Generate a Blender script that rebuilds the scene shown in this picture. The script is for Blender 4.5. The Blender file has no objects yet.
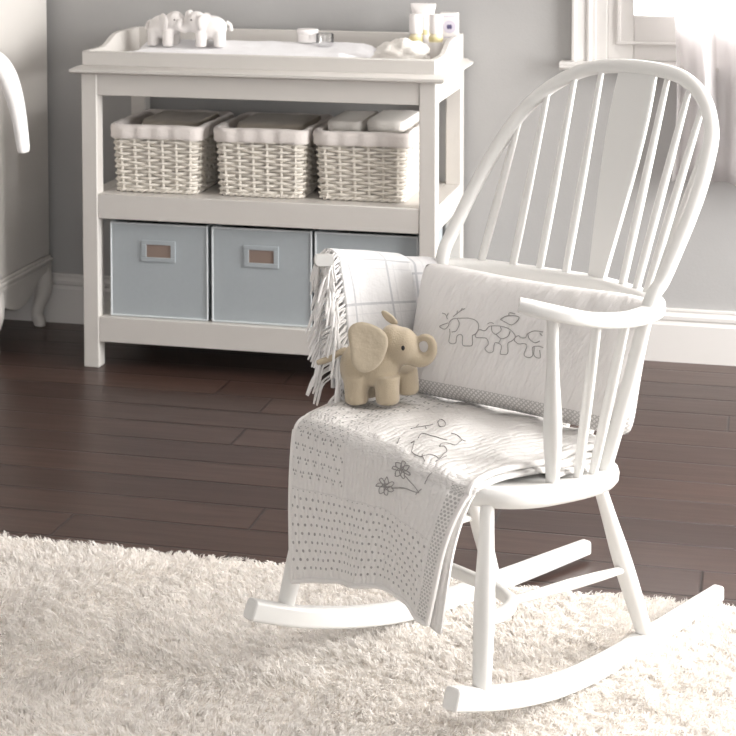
import bpy, bmesh, math, random
from mathutils import Vector, Matrix, noise as mnoise
random.seed(7)
PI = math.pi
sc = bpy.context.scene
COL = sc.collection

# ------------------------------------------------------------------ materials
def lin(c):
    return tuple((x / 255 / 12.92) if x / 255 <= .04045 else ((x / 255 + .055) / 1.055) ** 2.4 for x in c)

def newmat(name):
    m = bpy.data.materials.new(name); m.use_nodes = True
    nt = m.node_tree
    return m, nt, nt.nodes['Principled BSDF']

def N(nt, typ, **kw):
    n = nt.nodes.new(typ)
    for k, v in kw.items():
        if k in n.inputs.keys(): n.inputs[k].default_value = v
        else: setattr(n, k, v)
    return n

def math_(nt, op, a, b=None, c=None):
    n = nt.nodes.new('ShaderNodeMath'); n.operation = op
    for i, x in enumerate((a, b, c)):
        if x is None: continue
        if isinstance(x, (int, float)): n.inputs[i].default_value = x
        else: nt.links.new(x, n.inputs[i])
    return n.outputs[0]

def mixc(nt, fac, a, b):
    n = nt.nodes.new('ShaderNodeMix'); n.data_type = 'RGBA'
    for sock, x in ((n.inputs[0], fac), (n.inputs[6], a), (n.inputs[7], b)):
        if isinstance(x, (int, float)): sock.default_value = x
        elif isinstance(x, tuple): sock.default_value = (*x[:3], 1)
        else: nt.links.new(x, sock)
    return n.outputs[2]

def plain(name, col, rough=.5, bump=0, bscale=80, var=.04, sheen=0, spec=.5, coords='Object', detail=3, trans=0):
    m, nt, b = newmat(name)
    c = lin(col)
    tc = N(nt, 'ShaderNodeTexCoord')
    nz = N(nt, 'ShaderNodeTexNoise', Scale=bscale, Detail=detail)
    nt.links.new(tc.outputs[coords], nz.inputs['Vector'])
    nz2 = N(nt, 'ShaderNodeTexNoise', Scale=bscale * .13, Detail=2)
    nt.links.new(tc.outputs[coords], nz2.inputs['Vector'])
    f = mixc(nt, nz2.outputs['Fac'], tuple(x * (1 - var) for x in c), tuple(min(1, x * (1 + var)) for x in c))
    nt.links.new(f, b.inputs['Base Color'])
    b.inputs['Roughness'].default_value = rough
    b.inputs['Specular IOR Level'].default_value = spec
    if sheen:
        b.inputs['Sheen Weight'].default_value = sheen; b.inputs['Sheen Roughness'].default_value = .6
    if bump:
        bp = N(nt, 'ShaderNodeBump', Strength=1.0, Distance=bump)
        nt.links.new(nz.outputs['Fac'], bp.inputs['Height']); nt.links.new(bp.outputs[0], b.inputs['Normal'])
    if trans:
        tr = N(nt, 'ShaderNodeBsdfTranslucent'); nt.links.new(f, tr.inputs['Color'])
        mx = N(nt, 'ShaderNodeMixShader'); mx.inputs[0].default_value = trans
        nt.links.new(b.outputs[0], mx.inputs[1]); nt.links.new(tr.outputs[0], mx.inputs[2])
        nt.links.new(mx.outputs[0], nt.nodes['Material Output'].inputs['Surface'])
    return m

M = {}
M['paint'] = plain('white_satin_paint', (212, 208, 203), .38, .0003, 60, .015)
M['chair'] = plain('white_chair_paint', (229, 228, 225), .36, .0002, 50, .01)
M['trim'] = plain('white_trim_paint', (220, 217, 214), .4, .0002, 40, .01)
M['wall'] = plain('pale_grey_wall_paint', (177, 176, 175), .85, .0004, 150, .015, spec=.2)
M['ceiling'] = plain('ceiling_white', (235, 233, 230), .9, 0, 40, .01)
M['wicker'] = plain('white_painted_willow', (232, 226, 216), .5, .0006, 260, .06)
M['liner'] = plain('white_cotton_liner', (228, 221, 216), .9, .0012, 140, .03, sheen=.2)
M['greycloth'] = plain('taupe_fleece', (176, 166, 152), .95, .002, 160, .06, sheen=.3)
M['towel'] = plain('white_terry', (240, 235, 228), .95, .004, 260, .03, sheen=.3)
M['bluebox'] = plain('pale_blue_linen', (172, 179, 183), .9, .0006, 700, .03)
M['bluepipe'] = plain('paler_blue_piping', (206, 211, 213), .9, .0004, 500, .02)
M['labelcard'] = plain('label_card', (140, 122, 112), .7, 0, 60, .15)
M['white_plush'] = plain('white_plush', (243, 238, 235), .95, .003, 330, .02, sheen=.4)
M['beige_plush'] = plain('beige_velour', (186, 171, 147), .9, .0012, 420, .05, sheen=.25)
M['beige_inner'] = plain('beige_velour_ear', (188, 174, 151), .85, .0022, 60, .09, sheen=.4)
M['eye'] = plain('dark_bead', (30, 22, 18), .2, 0, 50, 0)
M['plastic'] = plain('white_plastic', (244, 240, 238), .35, 0, 30, .01)
M['cream'] = plain('cream_lotion', (238, 228, 196), .3, 0, 30, .02)
M['yellow'] = plain('yellow_band', (231, 219, 168), .4, 0, 30, .05)
M['purple'] = plain('violet_print', (98, 92, 128), .5, 0, 30, .02)
M['lilac'] = plain('lilac_print', (218, 212, 224), .5, 0, 30, .02)
M['dark'] = plain('dark_print', (60, 50, 46), .5, 0, 30, .02)
M['fringe'] = plain('white_cotton_fringe', (240, 238, 236), .9, .0008, 500, .03)
M['thread'] = plain('grey_thread', (160, 156, 153), .8, 0, 300, .1)
M['mat'] = plain('white_mat_cover', (244, 243, 245), .85, .0015, 60, .01, sheen=.2)
M['knit'] = plain('white_knit', (242, 240, 238), .9, .0015, 240, .02, sheen=.2)
M['chrome'] = plain('brushed_metal', (170, 168, 165), .3, 0, 30, .02)
M['rug'] = plain('cream_wool_backing', (244, 238, 231), .95, .002, 90, .05)
M['sheer'] = plain('sheer_white_voile', (246, 244, 244), .9, .0006, 300, .01, trans=.7)

def floor_mat():
    m, nt, b = newmat('dark_oak_planks'); L = nt.links.new
    tc = N(nt, 'ShaderNodeTexCoord'); sp = N(nt, 'ShaderNodeSeparateXYZ'); L(tc.outputs['Object'], sp.inputs[0])
    x, y = sp.outputs[0], sp.outputs[1]
    PW, PL = .128, 1.35
    ry = math_(nt, 'DIVIDE', y, PW); row = math_(nt, 'FLOOR', ry); fy = math_(nt, 'FRACT', ry)
    wn = N(nt, 'ShaderNodeTexWhiteNoise', noise_dimensions='1D'); L(row, wn.inputs['W'])
    rx = math_(nt, 'ADD', math_(nt, 'DIVIDE', x, PL), math_(nt, 'MULTIPLY', wn.outputs['Value'], 7.3))
    cid = math_(nt, 'FLOOR', rx); fx = math_(nt, 'FRACT', rx)
    pid = math_(nt, 'ADD', math_(nt, 'MULTIPLY', cid, 17.13), math_(nt, 'MULTIPLY', row, 3.71))
    wn2 = N(nt, 'ShaderNodeTexWhiteNoise', noise_dimensions='1D'); L(pid, wn2.inputs['W'])
    # edge distances in metres
    ex = math_(nt, 'MULTIPLY', math_(nt, 'MINIMUM', fx, math_(nt, 'SUBTRACT', 1, fx)), PL)
    ey = math_(nt, 'MULTIPLY', math_(nt, 'MINIMUM', fy, math_(nt, 'SUBTRACT', 1, fy)), PW)
    e = math_(nt, 'MINIMUM', ex, ey)
    groove = math_(nt, 'SMOOTH_MIN', math_(nt, 'DIVIDE', e, .0045), 1.0, .2)
    cb = N(nt, 'ShaderNodeCombineXYZ')
    L(math_(nt, 'ADD', math_(nt, 'MULTIPLY', x, 1.6), math_(nt, 'MULTIPLY', pid, 3.7)), cb.inputs[0])
    L(math_(nt, 'MULTIPLY', y, 22), cb.inputs[1])
    g = N(nt, 'ShaderNodeTexNoise', Scale=2.4, Detail=6, Roughness=.62, Distortion=.6); L(cb.outputs[0], g.inputs['Vector'])
    cb2 = N(nt, 'ShaderNodeCombineXYZ')
    L(math_(nt, 'MULTIPLY', x, 5), cb2.inputs[0]); L(math_(nt, 'MULTIPLY', y, 160), cb2.inputs[1])
    g2 = N(nt, 'ShaderNodeTexNoise', Scale=1.5, Detail=3); L(cb2.outputs[0], g2.inputs['Vector'])
    c1 = mixc(nt, wn2.outputs['Value'], lin((54, 37, 32)), lin((76, 55, 47)))
    gr = N(nt, 'ShaderNodeMapRange'); gr.inputs[1].default_value = .35; gr.inputs[2].default_value = .7; L(g.outputs['Fac'], gr.inputs[0])
    c2 = mixc(nt, math_(nt, 'MULTIPLY', gr.outputs[0], .55), c1, lin((36, 25, 22)))
    c3 = mixc(nt, math_(nt, 'MULTIPLY', g2.outputs['Fac'], .25), c2, lin((96, 74, 64)))
    c4 = mixc(nt, math_(nt, 'SUBTRACT', 1, groove), c3, lin((24, 17, 15)))
    L(c4, b.inputs['Base Color'])
    rg = math_(nt, 'ADD', .26, math_(nt, 'MULTIPLY', g.outputs['Fac'], .16)); L(rg, b.inputs['Roughness'])
    b.inputs['Specular IOR Level'].default_value = .65
    h = math_(nt, 'ADD', math_(nt, 'MULTIPLY', groove, 1.0), math_(nt, 'MULTIPLY', g2.outputs['Fac'], .12))
    bp = N(nt, 'ShaderNodeBump', Strength=.7, Distance=.0018); L(h, bp.inputs['Height']); L(bp.outputs[0], b.inputs['Normal'])
    return m
M['floor'] = floor_mat()

def pile_mat():
    m, nt, b = newmat('cream_wool_pile'); L = nt.links.new
    tc = N(nt, 'ShaderNodeTexCoord')
    nz = N(nt, 'ShaderNodeTexNoise', Scale=110, Detail=2); L(tc.outputs['Object'], nz.inputs['Vector'])
    nz2 = N(nt, 'ShaderNodeTexNoise', Scale=7, Detail=3); L(tc.outputs['Object'], nz2.inputs['Vector'])
    c = mixc(nt, nz.outputs['Fac'], lin((250, 246, 241)), lin((254, 252, 250)))
    c = mixc(nt, math_(nt, 'MULTIPLY', nz2.outputs['Fac'], .4), c, lin((249, 244, 238)))
    L(c, b.inputs['Base Color']); b.inputs['Roughness'].default_value = .95; b.inputs['Specular IOR Level'].default_value = .1
    tr = N(nt, 'ShaderNodeBsdfTranslucent'); L(c, tr.inputs['Color'])
    mx = N(nt, 'ShaderNodeMixShader'); mx.inputs[0].default_value = .48
    L(b.outputs[0], mx.inputs[1]); L(tr.outputs[0], mx.inputs[2]); L(mx.outputs[0], nt.nodes['Material Output'].inputs['Surface'])
    return m
M['pile'] = pile_mat()

def quilt_mat(name, patterned=True):
    """UV in metres: u across from the chair's left edge, v up from the hem."""
    m, nt, b = newmat(name); L = nt.links.new
    uv = N(nt, 'ShaderNodeUVMap'); uv.uv_map = 'UVMap'
    sp = N(nt, 'ShaderNodeSeparateXYZ'); L(uv.outputs[0], sp.inputs[0]); u, v = sp.outputs[0], sp.outputs[1]
    base = lin((230, 227, 224)); grey = lin((122, 119, 116))
    nz = N(nt, 'ShaderNodeTexNoise', Scale=16, Detail=2); L(uv.outputs[0], nz.inputs['Vector'])
    warp = math_(nt, 'MULTIPLY', math_(nt, 'SUBTRACT', nz.outputs['Fac'], .5), .03)
    # stitched channels
    ph = math_(nt, 'MULTIPLY', math_(nt, 'ADD', u, warp), 2 * PI / .0105)
    ch = math_(nt, 'POWER', math_(nt, 'ABSOLUTE', math_(nt, 'SINE', math_(nt, 'MULTIPLY', ph, .5))), .5)
    fine = N(nt, 'ShaderNodeTexNoise', Scale=240, Detail=3); L(uv.outputs[0], fine.inputs['Vector'])
    puck = N(nt, 'ShaderNodeTexNoise', Scale=70, Detail=2, Distortion=1.0); L(uv.outputs[0], puck.inputs['Vector'])
    h = math_(nt, 'ADD', math_(nt, 'MULTIPLY', ch, .5), math_(nt, 'ADD', math_(nt, 'MULTIPLY', puck.outputs['Fac'], 1.1), math_(nt, 'MULTIPLY', fine.outputs['Fac'], .25)))
    bp = N(nt, 'ShaderNodeBump', Strength=.8, Distance=.0036); L(h, bp.inputs['Height']); L(bp.outputs[0], b.inputs['Normal'])
    col = base
    if patterned:
        def grid_dots(P, r, jit=0):
            a = math_(nt, 'DIVIDE', u, P); c = math_(nt, 'DIVIDE', v, P)
            rowi = math_(nt, 'FLOOR', c)
            a2 = math_(nt, 'ADD', a, math_(nt, 'MULTIPLY', math_(nt, 'MODULO', rowi, 2), .5))
            du = math_(nt, 'SUBTRACT', math_(nt, 'FRACT', a2), .5); dv = math_(nt, 'SUBTRACT', math_(nt, 'FRACT', c), .5)
            d = math_(nt, 'SQRT', math_(nt, 'ADD', math_(nt, 'MULTIPLY', du, du), math_(nt, 'MULTIPLY', dv, dv)))
            return du, dv, d, math_(nt, 'LESS_THAN', d, r)
        def rng(x, lo, hi):
            return math_(nt, 'MULTIPLY', math_(nt, 'GREATER_THAN', x, lo), math_(nt, 'LESS_THAN', x, hi))
        band = rng(v, .012, .148)
        _, _, _, dots = grid_dots(.0142, .18)
        f1 = math_(nt, 'MULTIPLY', math_(nt, 'MULTIPLY', dots, band), rng(u, .0, .360))
        # sprigs: three small blobs in each cell
        du, dv, d, _ = grid_dots(.0205, .3)
        ang = math_(nt, 'ARCTAN2', dv, du)
        pet = math_(nt, 'GREATER_THAN', math_(nt, 'SINE', math_(nt, 'MULTIPLY', ang, 3)), .25)
        ring = math_(nt, 'MULTIPLY', math_(nt, 'MULTIPLY', math_(nt, 'GREATER_THAN', d, .08), math_(nt, 'LESS_THAN', d, .29)), pet)
        f2 = math_(nt, 'MULTIPLY', ring, math_(nt, 'MULTIPLY', math_(nt, 'GREATER_THAN', v, .16), math_(nt, 'LESS_THAN', u, .135)))
        # checked strip on the right edge
        _, _, _, ck = grid_dots(.0062, .36)
        f3 = math_(nt, 'MULTIPLY', ck, math_(nt, 'MULTIPLY', rng(u, .366, .386), math_(nt, 'LESS_THAN', v, .27)))
        f4 = math_(nt, 'MULTIPLY', rng(v, .149, .1515), math_(nt, 'LESS_THAN', u, .360))
        f5 = math_(nt, 'MULTIPLY', rng(u, .137, .1395), math_(nt, 'GREATER_THAN', v, .152))
        fade = N(nt, 'ShaderNodeTexNoise', Scale=60, Detail=1); L(uv.outputs[0], fade.inputs['Vector'])
        fd = math_(nt, 'ADD', .5, math_(nt, 'MULTIPLY', fade.outputs['Fac'], .6))
        tot = math_(nt, 'MAXIMUM', math_(nt, 'MULTIPLY', f1, .85), math_(nt, 'MULTIPLY', f2, .85))
        tot = math_(nt, 'MAXIMUM', tot, math_(nt, 'MULTIPLY', f3, .6))
        tot = math_(nt, 'MAXIMUM', tot, math_(nt, 'MULTIPLY', math_(nt, 'ADD', f4, f5), .16))
        col = mixc(nt, math_(nt, 'MULTIPLY', tot, fd), base, grey)
        L(col, b.inputs['Base Color'])
    else:
        b.inputs['Base Color'].default_value = (*base, 1)
    b.inputs['Roughness'].default_value = .92; b.inputs['Specular IOR Level'].default_value = .2
    b.inputs['Sheen Weight'].default_value = .15
    return m
M['quilt'] = quilt_mat('printed_white_quilt'); M['quilt_back'] = quilt_mat('plain_white_quilt', False)

def pillow_mat():
    m, nt, b = newmat('white_embroidered_pillow_cotton'); L = nt.links.new
    uv = N(nt, 'ShaderNodeUVMap'); uv.uv_map = 'UVMap'
    sp = N(nt, 'ShaderNodeSeparateXYZ'); L(uv.outputs[0], sp.inputs[0]); u, v = sp.outputs[0], sp.outputs[1]
    a = math_(nt, 'MULTIPLY', u, 42 * 2 * PI); 
    nz = N(nt, 'ShaderNodeTexNoise', Scale=5, Detail=3); L(uv.outputs[0], nz.inputs['Vector'])
    cb = N(nt, 'ShaderNodeCombineXYZ')
    L(math_(nt, 'MULTIPLY', math_(nt, 'ADD', u, math_(nt, 'MULTIPLY', v, -.18)), 26), cb.inputs[0]); L(math_(nt, 'MULTIPLY', v, 2.2), cb.inputs[1])
    wr = N(nt, 'ShaderNodeTexNoise', Scale=1.6, Detail=3, Distortion=.4); L(cb.outputs[0], wr.inputs['Vector'])
    fine = N(nt, 'ShaderNodeTexNoise', Scale=150, Detail=2); L(uv.outputs[0], fine.inputs['Vector'])
    h = math_(nt, 'ADD', math_(nt, 'MULTIPLY', wr.outputs['Fac'], 1.0), math_(nt, 'MULTIPLY', fine.outputs['Fac'], .1))
    bp = N(nt, 'ShaderNodeBump', Strength=.6, Distance=.008); L(h, bp.inputs['Height']); L(bp.outputs[0], b.inputs['Normal'])
    # small check along the foot of the cover and its right end
    P = .0085
    a = math_(nt, 'DIVIDE', math_(nt, 'MULTIPLY', u, .43), P); c = math_(nt, 'DIVIDE', math_(nt, 'MULTIPLY', v, .25), P)
    d1 = math_(nt, 'FRACT', math_(nt, 'ADD', a, c)); d2 = math_(nt, 'FRACT', math_(nt, 'SUBTRACT', a, c))
    ck = math_(nt, 'MAXIMUM', math_(nt, 'LESS_THAN', d1, .38), math_(nt, 'LESS_THAN', d2, .38))
    zone = math_(nt, 'MAXIMUM', math_(nt, 'LESS_THAN', v, .115), math_(nt, 'MULTIPLY', math_(nt, 'GREATER_THAN', u, .955), math_(nt, 'LESS_THAN', v, .6)))
    col = mixc(nt, math_(nt, 'MULTIPLY', math_(nt, 'MULTIPLY', ck, zone), .5), lin((231, 228, 226)), lin((140, 137, 135)))
    L(col, b.inputs['Base Color']); b.inputs['Roughness'].default_value = .9; b.inputs['Specular IOR Level'].default_value = .2
    b.inputs['Sheen Weight'].default_value = .15
    return m
M['pillow'] = pillow_mat()

def plaid_mat():
    m, nt, b = newmat('white_plaid_wool'); L = nt.links.new
    uv = N(nt, 'ShaderNodeUVMap'); uv.uv_map = 'UVMap'
    sp = N(nt, 'ShaderNodeSeparateXYZ'); L(uv.outputs[0], sp.inputs[0]); u, v = sp.outputs[0], sp.outputs[1]
    def lines(x, P, off, wd):
        f = math_(nt, 'FRACT', math_(nt, 'DIVIDE', math_(nt, 'ADD', x, off), P))
        return math_(nt, 'LESS_THAN', f, wd)
    l1 = math_(nt, 'MAXIMUM', lines(u, .098, .070, .05), lines(v, .088, .004, .055))
    l2 = math_(nt, 'MAXIMUM', lines(u, .098, .052, .03), lines(v, .088, .022, .03))
    nz = N(nt, 'ShaderNodeTexNoise', Scale=90, Detail=3); L(uv.outputs[0], nz.inputs['Vector'])
    f = math_(nt, 'MAXIMUM', math_(nt, 'MULTIPLY', l1, .42), math_(nt, 'MULTIPLY', l2, .12))
    col = mixc(nt, f, lin((216, 215, 215)), lin((124, 128, 138))); L(col, b.inputs['Base Color'])
    bp = N(nt, 'ShaderNodeBump', Strength=.5, Distance=.002); L(nz.outputs['Fac'], bp.inputs['Height']); L(bp.outputs[0], b.inputs['Normal'])
    b.inputs['Roughness'].default_value = .95; b.inputs['Sheen Weight'].default_value = .3
    return m
M['plaid'] = plaid_mat()

def glass_mat(name, clear=.94, rough=.02):
    m, nt, b = newmat(name)
    t = N(nt, 'ShaderNodeBsdfTransparent'); g = N(nt, 'ShaderNodeBsdfGlossy', Roughness=rough)
    fr = N(nt, 'ShaderNodeFresnel', IOR=1.45)
    mx = N(nt, 'ShaderNodeMixShader')
    nt.links.new(math_(nt, 'MAXIMUM', fr.outputs[0], 1 - clear), mx.inputs[0])
    nt.links.new(t.outputs[0], mx.inputs[1]); nt.links.new(g.outputs[0], mx.inputs[2])
    nt.links.new(mx.outputs[0], nt.nodes['Material Output'].inputs['Surface'])
    return m
M['glass'] = glass_mat('window_glass'); M['clearplastic'] = glass_mat('clear_plastic', .80, .2)

# ------------------------------------------------------------------ mesh helpers
def box(bm, x0, x1, y0, y1, z0, z1):
    vs = [bm.verts.new(p) for p in ((x0, y0, z0), (x1, y0, z0), (x1, y1, z0), (x0, y1, z0), (x0, y0, z1), (x1, y0, z1), (x1, y1, z1), (x0, y1, z1))]
    for f in ((0, 3, 2, 1), (4, 5, 6, 7), (0, 1, 5, 4), (1, 2, 6, 5), (2, 3, 7, 6), (3, 0, 4, 7)):
        bm.faces.new([vs[i] for i in f])

def prism(bm, prof, axis, a, b):
    """prof: list of 2D points, extruded along axis ('x','y','z') from a to b."""
    def mk(p, t):
        if axis == 'x': return (t, p[0], p[1])
        if axis == 'y': return (p[0], t, p[1])
        return (p[0], p[1], t)
    A = [bm.verts.new(mk(p, a)) for p in prof]; B = [bm.verts.new(mk(p, b)) for p in prof]
    n = len(prof)
    for i in range(n):
        bm.faces.new((A[i], A[(i + 1) % n], B[(i + 1) % n], B[i]))
    bm.faces.new(A[::-1]); bm.faces.new(B)

def catmull(pts, sub):
    pts = [Vector(p) for p in pts]
    if sub <= 1: return pts
    P = [pts[0] * 2 - pts[1]] + pts + [pts[-1] * 2 - pts[-2]]
    out = []
    for i in range(1, len(P) - 2):
        p0, p1, p2, p3 = P[i - 1], P[i], P[i + 1], P[i + 2]
        for k in range(sub):
            t = k / sub
            out.append(.5 * ((2 * p1) + (p2 - p0) * t + (2 * p0 - 5 * p1 + 4 * p2 - p3) * t * t + (3 * p1 - p0 - 3 * p2 + p3) * t ** 3))
    out.append(pts[-1])
    return out

def tube(bm, pts, rad, n=10, cap=True, up=None, sect=None):
    """sweep a circle (or the given section (a,b) list scaled by rad) along pts."""
    pts = [Vector(p) for p in pts]
    if not isinstance(rad, (list, tuple)): rad = [rad] * len(pts)
    if len(rad) != len(pts):
        rad = [rad[0] + 0] + list(rad[1:]) if False else [interp(rad, i / (len(pts) - 1)) for i in range(len(pts))]
    T = []
    for i in range(len(pts)):
        a = pts[max(0, i - 1)]; b = pts[min(len(pts) - 1, i + 1)]
        T.append((b - a).normalized())
    u = Vector(up) if up else (Vector((0, 0, 1)) if abs(T[0].z) < .9 else Vector((1, 0, 0)))
    u = (u - T[0] * u.dot(T[0])).normalized()
    rings = []
    for i, p in enumerate(pts):
        if up:
            u = Vector(up)
        u = (u - T[i] * u.dot(T[i])).normalized()
        w = T[i].cross(u)
        if sect: r = [bm.verts.new(p + w * (a * rad[i]) + u * (b * rad[i])) for a, b in sect]
        else: r = [bm.verts.new(p + (w * math.cos(2 * PI * k / n) + u * math.sin(2 * PI * k / n)) * rad[i]) for k in range(n)]
        rings.append(r)
    m = len(rings[0])
    for A, B in zip(rings, rings[1:]):
        for k in range(m):
            bm.faces.new((A[k], A[(k + 1) % m], B[(k + 1) % m], B[k]))
    if cap:
        bm.faces.new(rings[0][::-1]); bm.faces.new(rings[-1])

def interp(lst, t):
    f = t * (len(lst) - 1); i = min(int(f), len(lst) - 2); f -= i
    return lst[i] * (1 - f) + lst[i + 1] * f

def pw(x, tab):
    if x <= tab[0][0]: return tab[0][1]
    for (a, ya), (b, yb) in zip(tab, tab[1:]):
        if x <= b: return ya + (yb - ya) * (x - a) / (b - a)
    return tab[-1][1]

def rrect(w, h, r, k=4):
    out = []
    for cx, cy, a0 in ((w - r, h - r, 0), (-w + r, h - r, PI / 2), (-w + r, -h + r, PI), (w - r, -h + r, 1.5 * PI)):
        for i in range(k + 1):
            a = a0 + PI / 2 * i / k
            out.append((cx + r * math.cos(a), cy + r * math.sin(a)))
    return out

def ball(bm, c, r, seg=16, rings=10, mat=None):
    r = (r, r, r) if isinstance(r, (int, float)) else r
    X = Matrix.Translation(Vector(c)) @ (mat.to_4x4() if mat else Matrix()) @ Matrix.Diagonal((*r, 1))
    bmesh.ops.create_uvsphere(bm, u_segments=seg, v_segments=rings, radius=1, matrix=X)

def lathe(bm, prof, n=24, cx=0, cy=0, z0=0):
    rings = [[bm.verts.new((cx + r * math.cos(2 * PI * k / n), cy + r * math.sin(2 * PI * k / n), z0 + z)) for k in range(n)] for r, z in prof]
    for A, B in zip(rings, rings[1:]):
        for k in range(n): bm.faces.new((A[k], A[(k + 1) % n], B[(k + 1) % n], B[k]))
    bm.faces.new(rings[0][::-1]); bm.faces.new(rings[-1])

def grid(bm, nu, nv, fn, uvfn=None):
    V = [[bm.verts.new(fn(i / nu, j / nv)) for j in range(nv + 1)] for i in range(nu + 1)]
    lay = bm.loops.layers.uv.get('UVMap') or bm.loops.layers.uv.new('UVMap')
    for i in range(nu):
        for j in range(nv):
            f = bm.faces.new((V[i][j], V[i + 1][j], V[i + 1][j + 1], V[i][j + 1]))
            for lp, (a, b) in zip(f.loops, ((i, j), (i + 1, j), (i + 1, j + 1), (i, j + 1))):
                lp[lay].uv = uvfn(a / nu, b / nv) if uvfn else (a / nu, b / nv)
    return V

def finish(o, smooth=True, angle=40):
    if smooth:
        for p in o.data.polygons: p.use_smooth = True
        o.data.set_sharp_from_angle(angle=math.radians(angle))

def obj(name, bm, mat, parent=None, bevel=0, seg=2, sub=0, solid=0, angle=40, soff=0, normals=True):
    if normals: bmesh.ops.recalc_face_normals(bm, faces=bm.faces)
    me = bpy.data.meshes.new(name); bm.to_mesh(me); bm.free()
    o = bpy.data.objects.new(name, me); COL.objects.link(o)
    if mat: me.materials.append(M[mat] if isinstance(mat, str) else mat)
    finish(o, True, angle)
    if solid:
        d = o.modifiers.new('solid', 'SOLIDIFY'); d.thickness = solid; d.offset = soff
    if bevel:
        d = o.modifiers.new('bevel', 'BEVEL'); d.width = bevel; d.segments = seg; d.limit_method = 'ANGLE'; d.angle_limit = math.radians(35)
        d.harden_normals = False
    if sub:
        d = o.modifiers.new('sub', 'SUBSURF'); d.levels = sub; d.render_levels = sub
    if parent: o.parent = parent
    return o

def tag(o, label, cat, group=None, kind=None):
    o['label'] = label; o['category'] = cat
    if group: o['group'] = group
    if kind: o['kind'] = kind
    return o

def thing(name, label, cat, loc=(0, 0, 0), rz=0, group=None):
    o = bpy.data.objects.new(name, None); COL.objects.link(o)
    o.location = loc; o.rotation_euler = (0, 0, rz); o.empty_display_size = .05
    return tag(o, label, cat, group)

def struct(name, bm, mat, parent=None, **kw):
    o = obj(name, bm, mat, parent, **kw)
    if not parent: o['kind'] = 'structure'
    return o

def dup(root, loc, label, rz=None):
    r = root.copy(); COL.objects.link(r); r.location = loc; r['label'] = label
    if rz is not None: r.rotation_euler = (0, 0, rz)
    for ch in list(root.children):
        c = ch.copy(); COL.objects.link(c); c.parent = r
        for g in list(ch.children):
            d = g.copy(); COL.objects.link(d); d.parent = c
    return r

BM = bmesh.new

# ------------------------------------------------------------------ camera
cam = bpy.data.cameras.new('camera'); co = bpy.data.objects.new('camera', cam); COL.objects.link(co)
co.location = (0, 0, 1.4); co.rotation_euler = (math.radians(90 - 3.5), 0, math.radians(13.3))
cam.sensor_width = 36; cam.lens = 36 * 1730 / 736; cam.shift_y = -.5301
cam.dof.use_dof = True; cam.dof.focus_distance = 3.05; cam.dof.aperture_fstop = 13
cam.clip_end = 60
sc.camera = co

# ------------------------------------------------------------------ room shell
WY = 4.965; XL, XR = -2.86, 2.6; YB = -1.2; ZC = 2.6
bm = BM(); box(bm, XL - .1, XR + .1, YB, WY + .1, -.1, 0); struct('floor', bm, 'floor')
bm = BM(); box(bm, XL - .1, XR + .1, YB, WY + .1, ZC, ZC + .1); struct('ceiling', bm, 'ceiling')
bm = BM(); box(bm, XL - .1, XL, YB, WY + .1, 0, ZC); struct('wall_left', bm, 'wall')
# unseen wall behind the camera, added with its wide gap to set fill light
bm = BM(); box(bm, XL - .1, -.9, YB - .1, YB, 0, ZC); box(bm, 1.3, XR + .12, YB - .1, YB, 0, ZC); box(bm, -.9, 1.3, YB - .1, YB, 2.3, ZC); struct('wall_front', bm, 'wall')
# back wall with the window opening
WX0, WX1, WZ0, WZ1 = -.505, .62, .858, 2.15
bm = BM()
box(bm, XL, WX0, WY, WY + .14, 0, ZC); box(bm, WX1, XR, WY, WY + .14, 0, ZC)
box(bm, WX0, WX1, WY, WY + .14, 0, WZ0); box(bm, WX0, WX1, WY, WY + .14, WZ1, ZC)
struct('wall_back', bm, 'wall')
# right wall with a tall window opening (out of frame, the daylight comes through it)
RY0, RY1, RZ0, RZ1 = 2.75, 4.85, .3, 2.4
bm = BM()
box(bm, XR, XR + .12, YB, RY0, 0, ZC); box(bm, XR, XR + .12, RY1, WY + .14, 0, ZC)
box(bm, XR, XR + .12, RY0, RY1, 0, RZ0); box(bm, XR, XR + .12, RY0, RY1, RZ1, ZC)
struct('wall_right', bm, 'wall')
# baseboard of the back wall, moulded profile (y, z)
prof = [(WY, 0), (WY - .02, 0), (WY - .02, .107), (WY - .0165, .112), (WY - .014, .118), (WY - .018, .122), (WY - .018, .132), (WY - .010, .139), (WY - .008, .143), (WY - .011, .146), (WY - .010, .151), (WY, .152)]
bm = BM(); prism(bm, prof, 'x', XL, XR); struct('baseboard_back', bm, 'trim', angle=25)
bm = BM(); prism(bm, [(XL, 0), (XL + .02, 0), (XL + .02, .107), (XL + .01, .139), (XL, .152)], 'y', YB, WY); struct('baseboard_left', bm, 'trim')

# window in the back wall
bm = BM()
def casing(bm, x0, x1, z0, z1):
    pr = [(x0, WY), (x0, WY - .028), (x0 + .010, WY - .028), (x0 + .014, WY - .022), (x0 + .040, WY - .018), (x0 + .044, WY - .024), (x0 + .052, WY - .024), (x0 + .056, WY - .012), (x1, WY - .012), (x1, WY)]
    prism(bm, pr, 'z', z0, z1)
casing(bm, -.568, -.500, WZ0, WZ1 + .08)
box(bm, WX1, WX1 + .07, WY - .024, WY, WZ0, WZ1 + .08); box(bm, -.568, WX1 + .07, WY - .026, WY, WZ1, WZ1 + .08)
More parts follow.
